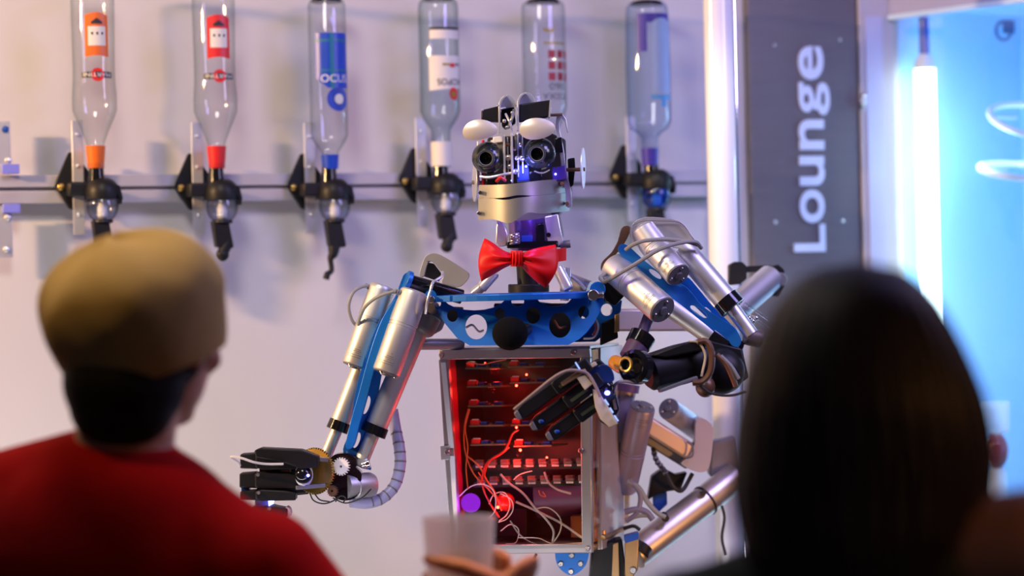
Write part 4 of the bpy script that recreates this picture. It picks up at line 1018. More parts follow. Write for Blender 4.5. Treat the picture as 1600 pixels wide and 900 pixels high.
def ram(parent, a, b, r, rod_end, rr, collar_len=.016, m=ALU, cm=GLOSSBLACK):
    o = pc(a, b, [(0, r), (1, r)], 'ram_tube', m, parent)
    ax = (V(b) - V(a)).normalized()
    mb = MB(); mb.lathe(V(b) - ax * .002, ax, [(0, r * 1.12), (collar_len, r * 1.16), (collar_len * 1.05, r * 1.05), (collar_len * 1.05, rr)], 28); mb.build('collar', cm, o)
    pc(V(b), V(rod_end), [(0, rr), (1, rr)], 'rod', m, o)
    return o
# left of the picture: the lowered arm
mb = MB()
mb.plate(smooth2([(626, 440), (632, 428), (642, 426), (648, 438), (642, 458), (632, 478), (617, 505), (606, 540), (598, 575), (590, 620), (578, 665), (570, 700), (560, 712), (543, 712), (536, 702), (546, 672), (553, 625), (562, 585), (574, 548), (588, 510), (604, 484), (618, 462)], 4), 3.955, .012, [ell(572, 633, 5.5, 15, 20, .3), ell(557, 688, 5, 13, 20, .35)])
larm = mb.build('left_arm', BLUE, robot, bevel=.001)
mb = MB(); mb.plate(smooth2([(622, 462), (629, 468), (610, 502), (592, 552), (575, 616), (562, 662), (552, 698), (540, 698), (548, 658), (561, 612), (578, 550), (597, 498)], 4), 3.925, .035); mb.build('arm_flange', M('lit_blue_anodised', (.012, .20, .72, 1), .35, .2, .08, 50), larm, bevel=.001)  # lit copy of the arm blue: the brighter edge is put into the colour
mb = MB(); mb.tube(P(636, 439, 3.945), P(722, 464, 3.965), R(11.5)); mb.build('shoulder_tube', GLOSSBLACK, larm, bevel=.001)
mb = MB(); a, b = P(634, 437.5, 3.944), P(641, 440, 3.946); mb.tube(a, b, R(15.5)); mb.build('shoulder_ring', BLUE, larm, bevel=.001)
mb = MB(); mb.plate(smooth2([(655, 430), (661, 408), (668, 398), (682, 396), (702, 406), (728, 423), (733, 431), (727, 441), (716, 449), (700, 446), (690, 441), (693, 430), (686, 421), (679, 412), (671, 408), (666, 418), (662, 432)], 3), 3.99, .045); sg = mb.build('shoulder_guard', GREYP, larm, bevel=.003)
mb = MB(); mb.plate([(662, 432), (668, 410), (678, 412), (690, 428), (686, 440)], 4.03, .02); mb.build('guard_core', DGREY, sg, bevel=.001)
actuator(larm, P(598, 447, 3.99), P(553, 573, 3.97), R(20.5))
actuator(larm, P(648, 455, 3.935), P(603, 584, 3.915), R(22.5))
mb = MB(); mb.cyl(P(668, 490, 3.97), P(652, 520, 3.965), [(0, R(24)), (.8, R(24)), (1, R(18))], 24); mb.plate([(662, 462), (684, 474), (696, 500), (690, 516), (668, 528), (645, 520)], 3.99, .03); mb.build('shoulder_gearbox', DGREY, larm, bevel=.003)
ram(larm, P(654, 510, 3.965), P(588, 666, 3.955), R(17.5), P(562, 728, 3.95), R(11))
ram(larm, P(585, 520, 4.0), P(531, 660, 3.985), R(15), P(508, 715, 3.975), R(9.5))
cable([(582, 449, 3.99), (570, 447, 3.98), (553, 456, 3.97), (545, 478, 3.97), (550, 500, 3.975), (560, 512, 3.985)], 2.6, 'cable', CABLE, larm)
cable([(628, 456, 3.93), (614, 456, 3.92), (590, 464, 3.925), (572, 478, 3.94), (563, 495, 3.955), (560, 508, 3.965)], 2.6, 'cable', CABLE, larm)
for a, b in (((570, 446, 3.985), (588, 452, 3.985)), ((616, 455, 3.92), (634, 459, 3.925))):
    mb = MB()
    for k in range(5):
        t = k / 5; p = P(*a).lerp(P(*b), t); q = P(*a).lerp(P(*b), t + .12); mb.tube(p, q, R(4.2), n=12)
    mb.build('strain_relief', CABLE, larm)['kind'] = 'stuff'
cable([(681, 438, 3.93), (676, 442, 3.905), (674, 450, 3.90), (668, 470, 3.90), (665, 490, 3.91)], 2.2, 'wire_clip', STEEL, larm)
cable([(681, 438, 3.93), (690, 432, 3.94), (692, 425, 3.95)], 2.2, 'wire_clip', STEEL, larm)
pc(P(655, 538, 4.02), P(722, 538, 4.06), [(0, R(9)), (1, R(9))], 'cross_tube', M('grey_cross_tube', (.40, .38, .40, 1), .4, .4, .08, 30), robot)
# elbow and wrist with gears
mb = MB(); mb.plate(smooth2([(518, 714), (540, 708), (556, 716), (556, 730), (565, 742), (558, 775), (535, 782), (516, 770), (510, 742)], 4), 3.93, .03)
elb = mb.build('left_elbow', GLOSSBLACK, robot, bevel=.002)
mb = MB(); mb.plate([(540, 704), (575, 716), (580, 735), (566, 732), (545, 722)], 3.95, .02); mb.build('elbow_bracket', CONBLUE, elb, bevel=.002)
gx = V((-.50, -.866, 0.06))
mb = MB(); mb.gear(P(493, 736, 3.92), gx, R(36), 52, .005, 0, .07); mb.build('brass_gear', BRASS, elb, bevel=.0003)
mb = MB(); mb.gear(P(534, 729, 3.915), V((-.2, -.97, .1)), R(14), 20, .006, R(2), .18); mb.build('white_gear', WHITEP, elb, bevel=.0003)
mb = MB(); mb.gear(P(521, 767, 3.915), V((-.35, -.93, .05)), R(9), 16, .006, R(2), .2); mb.build('small_gear', COPPER, elb, bevel=.0003)
a, b = P(540, 760, 3.935), P(584, 757, 3.965); mb = MB(); mb.cyl(a, b, [(0, R(19)), (.25, R(19)), (.27, R(18)), (.32, R(18)), (.34, R(19.5)), (.85, R(19.5)), (.97, R(17)), (1, R(14))], 28); mb.build('wrist_motor', ALU2, elb)
mb = MB(); mb.tube(P(565, 727, 3.94), P(576, 724, 3.94), R(4)); mb.tube(P(572, 725, 3.94), P(577, 723.5, 3.94), R(7)); mb.build('elbow_screw', CHROME, elb)
for pts in ([(484, 770), (490, 782), (505, 787), (520, 783), (530, 775)], [(492, 772), (500, 781), (515, 784)], [(520, 778), (540, 786), (565, 778), (580, 764)], [(524, 784), (532, 775), (540, 778), (536, 786)]):
    cable([(x, y, 3.92) for x, y in pts], 1.1, 'wire', RUBBER, elb)
cable([(613, 640, 4.0), (618, 670, 4.0), (624, 700, 3.99), (625, 728, 3.985), (617, 758, 3.98), (598, 778, 3.97), (574, 786, 3.96), (548, 784, 3.95)], 9, 'hose', HOSE, elb, n=16)
hp = catmull([P(618, 670, 4.0), P(624, 700, 3.99), P(625, 728, 3.985), P(617, 758, 3.98), P(598, 778, 3.97), P(574, 786, 3.96)], 4)
for i in range(1, len(hp) - 1, 2):
    t = (hp[i + 1] - hp[i - 1]).normalized(); mb = MB(); mb.tube(hp[i] - t * .0012, hp[i] + t * .0012, R(9.5), n=18); mb.build('hose_ring', DGREY, elb)
# left hand: black block fingers
def slab(mb, a, b, hpx, dep, d=3.9):
    """finger segment between two pixel points, hpx tall, dep deep"""
    mb.bar(P(*a), P(*b), R(hpx), dep); return mb
mb = MB(); mb.plate([(440, 708), (478, 706), (484, 772), (446, 776)], 3.93, .05); hand = mb.build('left_hand', BLACK, robot, bevel=.003)
mb = MB(); mb.plate([(397, 704), (408, 700), (470, 703), (497, 713), (497, 730), (470, 733), (440, 722), (400, 715)], 3.865, .035); mb.build('thumb', BLACK, hand, bevel=.002)
for i, (x0, x1, y0, y1, d) in enumerate(((375, 464, 708, 733, 3.88), (374, 466, 738, 763, 3.885), (375, 462, 766, 782, 3.88), (392, 449, 791, 808, 3.88))):
    mb = MB(); mb.plate([(x0, y0 + 2), (x0 + 26, y0), (x0 + 28, y1), (x0, y1 - 1)], d + .012, .035); f_ = mb.build('finger', BLACK, hand, bevel=.002)
    mb = MB(); mb.plate([(x0 + 24, y0 + 2), (x0 + 34, y0 - 1), (x1 - 16, y0 + 1), (x1, y0 + 4), (x1, y1), (x0 + 34, y1 + 1), (x0 + 24, y1 - 2)], d, .035); mb.build('finger_segment', BLACK, f_, bevel=.002)
    mb = MB(); mb.tube(P(x0 + 29, y0 + 4, d - .004), P(x0 + 29, y0 + 4, d + .02), R(2.6), n=12); mb.build('pin', DGREY, f_)
mb = MB(); mb.plate(smooth2([(446, 793), (452, 795), (454, 803), (450, 810), (444, 809)], 3), 3.885, .03); mb.build('fingertip', PINK, hand)
for pts, m in (([(405, 732), (440, 733), (442, 744), (406, 743)], M('bronze_tendon', (.22, .12, .08, 1), .4, .3, .1, 40)), ([(424, 732), (436, 732), (437, 745), (425, 745)], CONBLUE), ([(436, 734), (452, 732), (454, 742), (437, 743)], SHEET), ([(376, 748), (388, 746), (390, 770), (377, 770)], CONBLUE), ([(400, 758), (446, 756), (448, 768), (402, 768)], DGREY), ([(398, 782), (424, 782), (424, 792), (398, 792)], ALU2)):
    mb = MB(); mb.plate(pts, 3.905, .02); mb.build('finger_servo', m, hand, bevel=.001)
mb = MB(); mb.tube(P(478, 742, 3.885), P(472, 742, 3.89), R(17)); mb.build('lens_collar', WHITEP, hand, bevel=.001)
mb = MB(); mb.ball(P(474, 742, 3.875), R(13.5), (1, 1, 1), None, 24, 14); mb.build('palm_lens', GLOSSBLACK, hand)
mb = MB(); mb.ball(P(481.5, 743, 3.862), R(2.3), (1, 1, 1), None, 12, 8); mb.build('blue_led', LED_B, hand)
mb = MB(); mb.plate([(419, 783), (429, 779), (427, 787), (420, 791)], 3.886, .004); mb.build('blue_led', LED_B, hand)
for a, b in (((497, 717), (510, 718)), ((462, 762), (508, 758))):
    mb = MB(); mb.bar(P(*a, 3.885), P(*b, 3.895), R(6), .012); mb.build('knuckle_rod', DGREY, hand, bevel=.001)
cable([(375, 728, 3.87), (372, 722, 3.865), (361, 714, 3.86), (378, 716, 3.855), (396, 722, 3.855), (416, 725, 3.86), (443, 725, 3.862)], 1.9, 'tendon_wire', WIREW, hand)

# right of the picture: the raised arm
mb = MB()
mb.plate(smooth2([(966, 388), (972, 381), (984, 386), (1008, 408), (1040, 432), (1072, 448), (1098, 478), (1130, 500), (1148, 512), (1158, 530), (1154, 542), (1144, 540), (1132, 528), (1102, 512), (1070, 488), (1040, 466), (1008, 436), (986, 412), (970, 398)], 4), lambda x, y: 3.95 - (x - 966) * .0003, .012, [ell(1024, 428, 12, 4, 16, .65), ell(1092, 487, 16, 5, 20, .60)])
rarm = mb.build('right_arm', BLUE, robot, bevel=.001)
mb = MB(); mb.plate(smooth2([(1052, 444), (1072, 432), (1092, 452), (1110, 474), (1128, 492), (1146, 512), (1140, 520), (1112, 502), (1090, 482)], 4), 3.97, .012, [ell(1106, 486, 8, 3.5, 14, .8)]); mb.build('arm_rib', BLUE, rarm, bevel=.001)
mb = MB(); mb.plate(smooth2([(972, 356), (982, 353), (985, 360), (976, 380), (962, 398), (950, 412), (944, 424), (939, 420), (942, 408), (956, 394), (966, 376)], 3), 3.98, .02); mb.build('shoulder_bracket', COPPER, rarm, bevel=.0015)
mb = MB(); mb.plate([(946, 428), (968, 420), (980, 440), (976, 462), (962, 478), (945, 472), (938, 446)], 3.985, .04); mb.build('shoulder_block', GLOSSBLACK, rarm, bevel=.003)
# gearbox housing and upper actuator
axd = (P(1061, 432, 3.90) - P(1018, 380, 3.92)).normalized()
mb = MB(); mb.cyl(P(1003, 356, 3.945), P(1022, 383, 3.935), [(0, R(17)), (.1, R(20)), (1, R(20.5))], 28)
mb.plate(smooth2([(986, 362), (990, 348), (1003, 341), (1020, 339), (1062, 345), (1080, 366), (1094, 385), (1086, 392), (1062, 388), (1036, 384), (1010, 388), (992, 380)], 3), 3.935, .05)
gb = mb.build('gearbox', ALU, rarm, bevel=.006)
cable([(988, 352, 3.93), (1003, 346, 3.928), (1030, 345, 3.928), (1064, 349, 3.93), (1084, 374, 3.93)], .7, 'seam', DGREY, gb)
actuator(rarm, P(1014, 376, 3.95), P(1060, 430, 3.885), R(21), groove=(.30,))
actuator(rarm, P(958, 416, 3.97), P(1036, 485, 3.875), R(24), groove=(.36,))
ram(rarm, P(1066, 388, 3.935), P(1134, 468, 3.915), R(19), P(1174, 523, 3.905), R(11.5), .02)
ram(rarm, P(1045, 478, 3.935), P(1114, 526, 3.92), R(16), P(1150, 552, 3.91), R(10), .03)
mb = MB(); mb.tube(P(1164, 524, 3.91), P(1190, 530, 3.915), R(14)); mb.tube(P(1146, 536, 3.92), P(1162, 540, 3.92), R(7)); mb.build('rod_end', M('brown_grey_lug', (.22, .17, .16, 1), .5, .4, .1, 60), rarm, bevel=.002)
for x, y in ((1170, 497), (1176, 502), (1181, 497)):
    mb = MB(); mb.ball(P(x, y, 3.93), R(4), (1, 1, 1), None, 12, 8); mb.build('joint_nut', CHROME, rarm)
cable([(978, 390, 3.91), (990, 382, 3.895), (1008, 376, 3.89), (1042, 374, 3.895), (1074, 378, 3.90), (1094, 384, 3.91)], 3.2, 'cable', CABLE, rarm)
cable([(944, 441, 3.91), (960, 432, 3.895), (992, 413, 3.885), (1030, 390, 3.88), (1060, 380, 3.89), (1086, 378, 3.90), (1096, 388, 3.91)], 3.2, 'cable', CABLE, rarm)
cable([(944, 441, 3.91), (938, 434, 3.92), (946, 428, 3.95)], 3.2, 'cable', CABLE, rarm)
# frame tubes behind the arm
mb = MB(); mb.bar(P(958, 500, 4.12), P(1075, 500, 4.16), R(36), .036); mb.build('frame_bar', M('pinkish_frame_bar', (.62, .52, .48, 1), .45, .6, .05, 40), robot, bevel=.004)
ft = pc(P(1205, 434, 4.28), P(1140, 490, 4.20), [(0, R(23)), (1, R(23))], 'frame_tube', ALU2, robot)
mb = MB(); mb.plate([(1139, 414), (1148, 409), (1160, 409), (1167, 416), (1167, 436), (1157, 444), (1139, 446)], 4.29, .03)
mb.plate([(1160, 416), (1206, 414), (1206, 424), (1160, 426)], 4.30, .03)
mb.plate([(1206, 416), (1216, 413), (1226, 422), (1226, 448), (1217, 464), (1206, 462)], 4.27, .05); cm_ = mb.build('clamp', BLACK, ft, bevel=.002)
mb = MB(); mb.lathe(P(1219, 437, 4.27), V((.4, -.9, 0)), [(0, R(12)), (.004, R(12)), (.007, R(9))], 24); mb.build('clamp_knob', DGREY, ft)
pc(P(1160, 478, 4.1), P(1212, 514, 4.1), [(0, R(8)), (1, R(8))], 'clear_tube', PANE, ft)
# forearm reaching across
mb = MB(); a, b = P(1010, 583, 3.82), P(1106, 558, 3.86); mb.cyl(a, b, [(0, R(22)), (.06, R(28)), (.5, R(31)), (.9, R(30)), (1, R(24))], 28)
fore = mb.build('right_forearm', BLACK, robot)
mb = MB(); mb.plate([(1016, 556), (1060, 538), (1098, 532), (1104, 546), (1040, 560)], 3.80, .03); mb.build('forearm_cover', BLACK, fore, bevel=.003)
mb = MB(); mb.bar(P(1030, 611, 3.80), P(1088, 590, 3.81), R(5), .02); mb.build('forearm_rail', DGREY, fore, bevel=.001)
mb = MB(); mb.ball(P(1128, 580, 3.88), R(32), (1.1, .9, 1.1)); mb.plate([(1108, 532), (1160, 545), (1170, 590), (1140, 612), (1110, 600)], 3.88, .05); mb.build('elbow_joint', BLACK, fore, bevel=.003)
mb = MB(); mb.ball(P(1102, 604, 3.85), R(15), (1, 1, 1.1)); mb.build('elbow_cap', COPPER, fore)
mb = MB(); mb.lathe(P(998, 574, 3.80), V((-.55, -.8, .1)), [(0, R(26)), (.015, R(26)), (.02, R(20)), (.012, R(14))], 28); wr = mb.build('wrist', GLOSSBLACK, fore)
mb = MB(); ax = V((-.55, -.8, .1)).normalized(); x_, y_, _ = frame_of(ax); cc = P(988, 571, 3.80) + ax * .02
mb.path([cc + (x_ * math.cos(t * PI / 10) + y_ * math.sin(t * PI / 10)) * R(10) for t in range(21)], R(2.4), 8, 2); mb.build('wrist_ring', BRASS, wr)
mb = MB(); mb.cyl(P(960, 566, 3.86), P(978, 574, 3.83), [(0, R(11)), (.6, R(13)), (1, R(10))], 24); mb.build('amber_cap', AMBER, wr)
for pts, m, r in (([(1090, 534), (1104, 534), (1112, 552), (1110, 580), (1098, 596), (1082, 598)], COPPER, 5), ([(1076, 533), (1092, 536), (1102, 556), (1096, 588)], CREAM, 1.8), ([(1120, 554), (1134, 568), (1144, 588), (1150, 604)], COPPER, 4), ([(1126, 556), (1142, 572), (1154, 592)], CABLE, 3), ([(1088, 596), (1110, 614), (1140, 618), (1165, 612)], RUBBER, 2)):
    cable([(x, y, 3.80) for x, y in pts], r, 'cable', m, fore)
cable([(962, 640, 3.80), (958, 615, 3.80), (962, 600, 3.79), (976, 596, 3.785), (994, 598, 3.785), (1004, 585, 3.78), (1008, 562, 3.785)], 2.4, 'tendon_wire', M('tan_tendon', (.34, .24, .20, 1), .5, 0, .05, 50), fore)
cable([(994, 598, 3.785), (1000, 596, 3.78), (1006, 588, 3.78)], 1.6, 'wire', STEEL, fore)
# small ram from the upper arm to the wrist
ra = ram(rarm, P(985, 560, 3.93), P(997, 538, 3.94), R(18), P(1014, 494, 3.96), R(9), .02, m=PURPLE)
# right hand: angled black fingers
fd = V((-93, 67, 0)).normalized(); fp = V((.58, .81, 0))
mb = MB(); mb.plate([(915, 572), (936, 560), (952, 575), (968, 640), (952, 668), (936, 658)], 3.80, .03); rh = mb.build('right_hand', BLACK, robot, bevel=.003)
for i in range(3):
    off = i * 27.0; L = (116, 108, 98)[i]
    sx, sy = 902 + fp.x * off + (0, 2, 3)[i], 582 + fp.y * off
    d = 3.765 + .004 * i
    def q(u, v, sx=sx, sy=sy): return (sx + fd.x * u + fp.x * v, sy + fd.y * u + fp.y * v)
    mb = MB(); mb.plate([q(-24, -11), q(40, -12), q(45, -9), q(45, 10), q(40, 13), q(-24, 12)], d, .035); f_ = mb.build('finger', BLACK, rh, bevel=.002)
    mb = MB(); mb.plate([q(42, -11), q(L - 14, -11), q(L, -7), q(L, 7), q(L - 8, 11), q(42, 11)], d + .005, .032); mb.build('finger_segment', BLACK, f_, bevel=.002)
    mb = MB(); mb.plate([q(L - 6, -8), q(L + 2, -6), q(L + 3, 5), q(L - 4, 9)], d + .003, .026); mb.build('fingertip', DGREY, f_, bevel=.0015)
    if i:
        mb = MB(); mb.ball(P(*q(L - 16, 1), d + .004), R(3), (1.4, .6, 1), None, 12, 8); mb.build('finger_servo', CONBLUE, f_)
    mb = MB(); mb.plate([q(4, 0), q(36, 0), q(36, 5), q(4, 5)], d - .0008, .003); mb.build('finger_slot', M('olive_slot', (.05, .07, .035, 1), .5, 0, .3, 60) if 'olive_slot' not in MATS else MATS['olive_slot'], f_, bevel=.0004)
mb = MB(); mb.plate(smooth2([(918, 590), (924, 580), (940, 570), (954, 574), (960, 592), (952, 598), (930, 602)], 3), 3.775, .03); mb.build('knuckle_block', M('navy_knuckle', (.006, .03, .12, 1), .4, 0, .1, 40), rh, bevel=.002)
mb = MB(); mb.plate([(916, 572), (930, 565), (934, 570), (920, 577)], 3.77, .02); mb.build('palm_clip', CREAM, rh, bevel=.001)
mb = MB(); mb.plate([(901, 590), (914, 586), (926, 600), (914, 610)], 3.758, .02); mb.build('palm_block', CREAM, rh, bevel=.001)
mb = MB(); mb.plate([(926, 608), (934, 610), (946, 628), (966, 662), (952, 668), (938, 655), (930, 636)], 3.765, .012); mb.build('palm_plate', CREAM, rh, bevel=.001)
mb = MB(); mb.plate([(876, 598), (900, 582), (914, 576), (917, 580), (902, 590), (880, 604)], 3.757, .008); mb.build('copper_strip', GOLDP, rh, bevel=.001)
mb = MB(); mb.ball(P(946, 606, 3.78), R(11), (1, .8, 1)); mb.build('palm_lens', GLOSSBLACK, rh)
for x, y, r in ((949, 614, 3.4),):
    mb = MB(); mb.ball(P(x, y, 3.765), R(r), (1.2, .6, 1), None, 12, 8); mb.build('blue_led', LED_B, rh)
for a, b in (((945, 624), (951, 633)), ((953, 637), (958, 645)), ((960, 649), (966, 658)), ((899, 566), (906, 577))):
    mb = MB(); mb.bar(P(*a, 3.762), P(*b, 3.762), R(2.2), .003); mb.build('light_bar', M('pale_blue_light', (.3, .42, 1, 1), .3, 0, .02, 30) if False else LED_B2, rh)
cable([(803, 640, 3.755), (830, 618, 3.752), (862, 592, 3.752), (884, 580, 3.752), (902, 579, 3.755), (918, 584, 3.758), (930, 602, 3.757), (938, 620, 3.758)], 2.4, 'tendon_wire', MATS['tan_tendon'], rh)
point('blue_hand_light', P(955, 614, 3.74), .02, (.2, .2, 1.0), .01)
point('blue_left_hand_light', P(488, 752, 3.85), .02, (.2, .2, 1.0), .01)

# ---------------- lower linkages on the right
la = actuator(robot, P(974, 765, 4.19), P(1004, 634, 4.12), R(22), 'hip_actuator', M('violet_grey_anodised', (.36, .30, .40, 1), .45, .5, .06, 50), (.45,), DGREY)
pc(P(962, 690, 4.17), P(979, 600, 4.17), [(0, R(18)), (1, R(18))], 'hip_ram', MATS['violet_grey_anodised'], robot)
mb = MB(); mb.cyl(P(979, 612, 4.16), P(981, 600, 4.16), [(0, R(20)), (1, R(20))], 24); mb.build('hip_ram_cap', PURPLE, robot)
la2 = actuator(robot, P(1092, 672, 4.27), P(1044, 638, 4.16), R(19), 'side_actuator', ALU2, (.3,), DGREY)
mb = MB(); mb.bar(P(1006, 660, 4.18), P(1082, 708, 4.20), R(28), .045); mb.build('ram_body', M('orange_lit_ram_body', (.66, .48, .34, 1), .45, .4, .05, 40), la2, bevel=.005)  # orange light on the bar is put into its colour
mb = MB(); mb.bar(P(1006, 682, 4.20), P(1074, 724, 4.22), R(18), .03); mb.build('ram_shaded_side', DGREY, la2, bevel=.003)  # dark bar added for the shaded underside of the ram body
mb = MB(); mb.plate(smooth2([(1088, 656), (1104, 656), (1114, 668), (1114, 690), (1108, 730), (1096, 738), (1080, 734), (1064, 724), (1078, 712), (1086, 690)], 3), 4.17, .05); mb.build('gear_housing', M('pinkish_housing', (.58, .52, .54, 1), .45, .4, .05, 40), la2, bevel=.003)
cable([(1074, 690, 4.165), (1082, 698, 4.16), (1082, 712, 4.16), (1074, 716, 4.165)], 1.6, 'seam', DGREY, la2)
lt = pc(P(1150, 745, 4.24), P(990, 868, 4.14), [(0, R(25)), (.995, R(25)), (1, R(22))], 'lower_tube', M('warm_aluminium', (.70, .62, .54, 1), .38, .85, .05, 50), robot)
mb = MB(); mb.cyl(P(1004, 852, 4.125), P(998, 862, 4.12), [(0, R(18)), (1, R(18))], 24); mb.build('tube_plug', BLACK, lt)
mb = MB(); a = P(1102, 782, 4.21); ax = (P(990, 868, 4.14) - P(1150, 745, 4.24)).normalized(); mb.tube(a - ax * .002, a + ax * .002, R(26.5)); mb.build('zip_tie', RUBBER, lt)
mb = MB(); mb.bar(P(1094, 772, 4.18), P(1103, 768, 4.18), R(7), .008); mb.build('zip_lock', RUBBER, lt)
mb = MB(); mb.tube(P(1040, 810, 4.13), P(1037, 805, 4.15), R(6)); mb.build('tube_grommet', RUBBER, lt)
mb = MB(); mb.plate([(1018, 745), (1036, 732), (1056, 742), (1074, 738), (1064, 765), (1030, 770), (1012, 782)], 4.20, .04); cbk = mb.build('cable_block', BLACK, robot, bevel=.003)
mb = MB(); mb.plate([(1020, 772), (1042, 768), (1043, 788), (1030, 800), (1021, 796)], 4.21, .02); mb.build('cable_clip', CONBLUE, cbk, bevel=.002)
cable([(1020, 700, 4.19), (1026, 720, 4.18), (1040, 738, 4.17), (1052, 760, 4.17), (1066, 766, 4.18), (1082, 740, 4.19)], 3.6, 'black_cable', RUBBER, cbk)
hpk = catmull([P(1021, 704, 4.19), P(1026, 720, 4.18), P(1034, 730, 4.175), P(1042, 742, 4.17)], 4)
for i in range(1, len(hpk) - 1, 2):
    t = (hpk[i + 1] - hpk[i - 1]).normalized(); mb = MB(); mb.tube(hpk[i] - t * .002, hpk[i] + t * .002, R(4.8), n=12); mb.build('cable_bead', DGREY, cbk)
for pts, m, r in (([(980, 752), (998, 762), (1012, 785), (1028, 802), (1040, 808)], CABLE, 4), ([(984, 750), (1000, 772), (996, 800), (978, 815)], M('violet_grey_cable', (.22, .20, .28, 1), .5, 0, .05, 40), 4), ([(976, 800), (994, 796), (1010, 800), (1020, 812)], MATS['violet_grey_cable'], 5), ([(976, 812), (1000, 806), (1014, 806)], CABLE, 3), ([(974, 826), (990, 822), (1000, 828)], RUBBER, 3)):
    cable([(x, y, 4.13) for x, y in pts], r, 'cable', m, lt)
mb = MB(); mb.plate([(1112, 690), (1150, 682), (1160, 760), (1140, 772), (1108, 742)], 4.24, .05); mb.build('rear_block', DGREY, robot, bevel=.004)
cable([(1128, 790, 4.2), (1132, 810, 4.2), (1128, 840, 4.2), (1134, 868, 4.2)], 2.4, 'rear_cable', RUBBER, robot)

# ================================================================ BAR COUNTER (just below the frame)
mb = MB(); mb.abox(-2.2, 1.3, 3.30, 3.62, 1.02, 1.06)
ctr = mb.build('bar_counter', OAK, loc=V((-.45, 3.46, 0)), bevel=.006)
tag(ctr, 'dark wooden bar counter between the guests and the robot', 'counter')
mb = MB(); mb.abox(-2.2, 1.3, 3.42, 3.50, 0, 1.02); mb.build('counter_front', OAK, ctr)

# ================================================================ PEOPLE
def head_frame(f):
    f = V(f).normalized(); u = V((0, 0, 1)); u = (u - f * u.dot(f)).normalized(); r = f.cross(u).normalized()
    return f, r, u
def eb(mb, c, f, r, u, off, rad, n=24, m=16):
    """ellipsoid in a head frame: off and rad are (forward, right, up)"""
    c = c + f * off[0] + r * off[1] + u * off[2]
    rings = []
    for i in range(m + 1):
        th = PI * i / m; ring = []
        for k in range(n):
            a = 2 * PI * k / n; st = max(math.sin(th), 1e-3)
            ring.append(c + f * rad[0] * st * math.cos(a) + r * rad[1] * st * math.sin(a) + u * rad[2] * math.cos(th))
        rings.append(ring)
    mb.rings(rings)
def add_head(mb, c, f):
    f, r, u = head_frame(f)
    eb(mb, c, f, r, u, (-.008, 0, .030), (.098, .076, .088))
    eb(mb, c, f, r, u, (.022, 0, -.035), (.070, .062, .078))
    eb(mb, c, f, r, u, (.060, 0, -.088), (.026, .026, .022))
    eb(mb, c, f, r, u, (.094, 0, -.020), (.020, .012, .020))
    eb(mb, c, f, r, u, (.088, 0, .004), (.012, .009, .026))
    eb(mb, c, f, r, u, (.082, 0, .026), (.014, .050, .010))
    for q in (-1, 1):
        eb(mb, c, f, r, u, (.066, q * .040, -.024), (.022, .024, .020))
        eb(mb, c, f, r, u, (.000, q * .080, -.008), (.020, .010, .032))
        eb(mb, c, f, r, u, (-.006, q * .088, .006), (.012, .006, .022))
    eb(mb, c, f, r, u, (.083, 0, -.056), (.014, .026, .007)); eb(mb, c, f, r, u, (.081, 0, -.067), (.014, .022, .008))
def add_eyes(c, f, parent):
    f, r, u = head_frame(f)
    for q in (-1, 1):
        mb = MB(); mb.ball(c + f * .077 + r * q * .032 + u * .004, .0125, (1, 1, 1), None, 16, 10); e = mb.build('eye', WHITEP, parent)
        mb = MB(); mb.ball(c + f * .0855 + r * q * .032 + u * .004, .006, (1, 1, 1), None, 12, 8); mb.build('iris', EYE, e)
def limb(mb, pts, n=18):
    """pts: (world point, radius) chain with round joints"""
    for (a, ra), (b, rb_) in zip(pts, pts[1:]): mb.tube(a, b, ra, rb_, n)
    for a, ra in pts: mb.ball(a, ra, (1, 1, 1), None, n, 12)
def hand_on(mb, wrist, palm_c, palm_ax, palm_n, fingers, thumb):
    limb(mb, [(wrist, .027), (palm_c - palm_ax * .02, .026)])
    f, r, u = palm_ax, palm_n.cross(palm_ax).normalized(), palm_n
    eb(mb, palm_c, f, r, u, (0, 0, 0), (.048, .042, .016))
    for ch in fingers: limb(mb, ch, 12)
    limb(mb, thumb, 12)

# ---------------- guest on the left: khaki cap, red shirt
hc = P(227, 530, 3.0); hf = V((.50, .86, -.04))
mf, mr, mu = head_frame(hf)
shL, shR = P(-52, 800, 3.08), P(415, 885, 2.93)
nb = P(188, 722, 3.0); x0 = (shL + shR) / 2
hip = V((x0.x + .02, 3.02, .93)); chest_c = V((x0.x, 3.0, 1.20))
tum_c = P(717, 850, 3.05)
TR = R(57, 3.05)
elbow = P(590, 1085, 2.96); wrist = P(742, 985, 3.02)
mb = MB(); add_head(mb, hc, hf)
limb(mb, [(hc - mf * .02 - mu * .06, .058), (nb, .064), (V((nb.x, nb.y, nb.z - .1)), .085)])
def torso(mb, inf=0.0):
    t = (shR - shL); tr = V((t.x, t.y, 0)).normalized(); tf = V((-tr.y, tr.x, 0)); uu = V((0, 0, 1))
    limb(mb, [(nb - uu * .035, .070 + inf), (shR + V((-.03, .0, .0)), .060 + inf)]); limb(mb, [(nb - uu * .03, .072 + inf), (shL + V((.03, 0, 0)), .062 + inf)])
    eb(mb, chest_c, tf, tr, uu, (0, 0, .06), (.115 + inf, .185 + inf, .17))
    eb(mb, chest_c, tf, tr, uu, (0, 0, -.13), (.105 + inf, .165 + inf, .20))
    eb(mb, hip, tf, tr, uu, (0, 0, .02), (.11 + inf, .165 + inf, .13))
torso(mb)
limb(mb, [(shR, .054), (elbow, .040), (wrist, .026)])
le = shL + V((-.05, .08, -.22)); lw = le + V((.12, .22, .03))
limb(mb, [(shL, .054), (le, .040), (lw, .026)])
eb(mb, lw + V((.03, .08, 0)), V((.3, .95, 0)).normalized(), V((.95, -.3, 0)).normalized(), V((0, 0, 1)), (0, 0, 0), (.05, .042, .016))
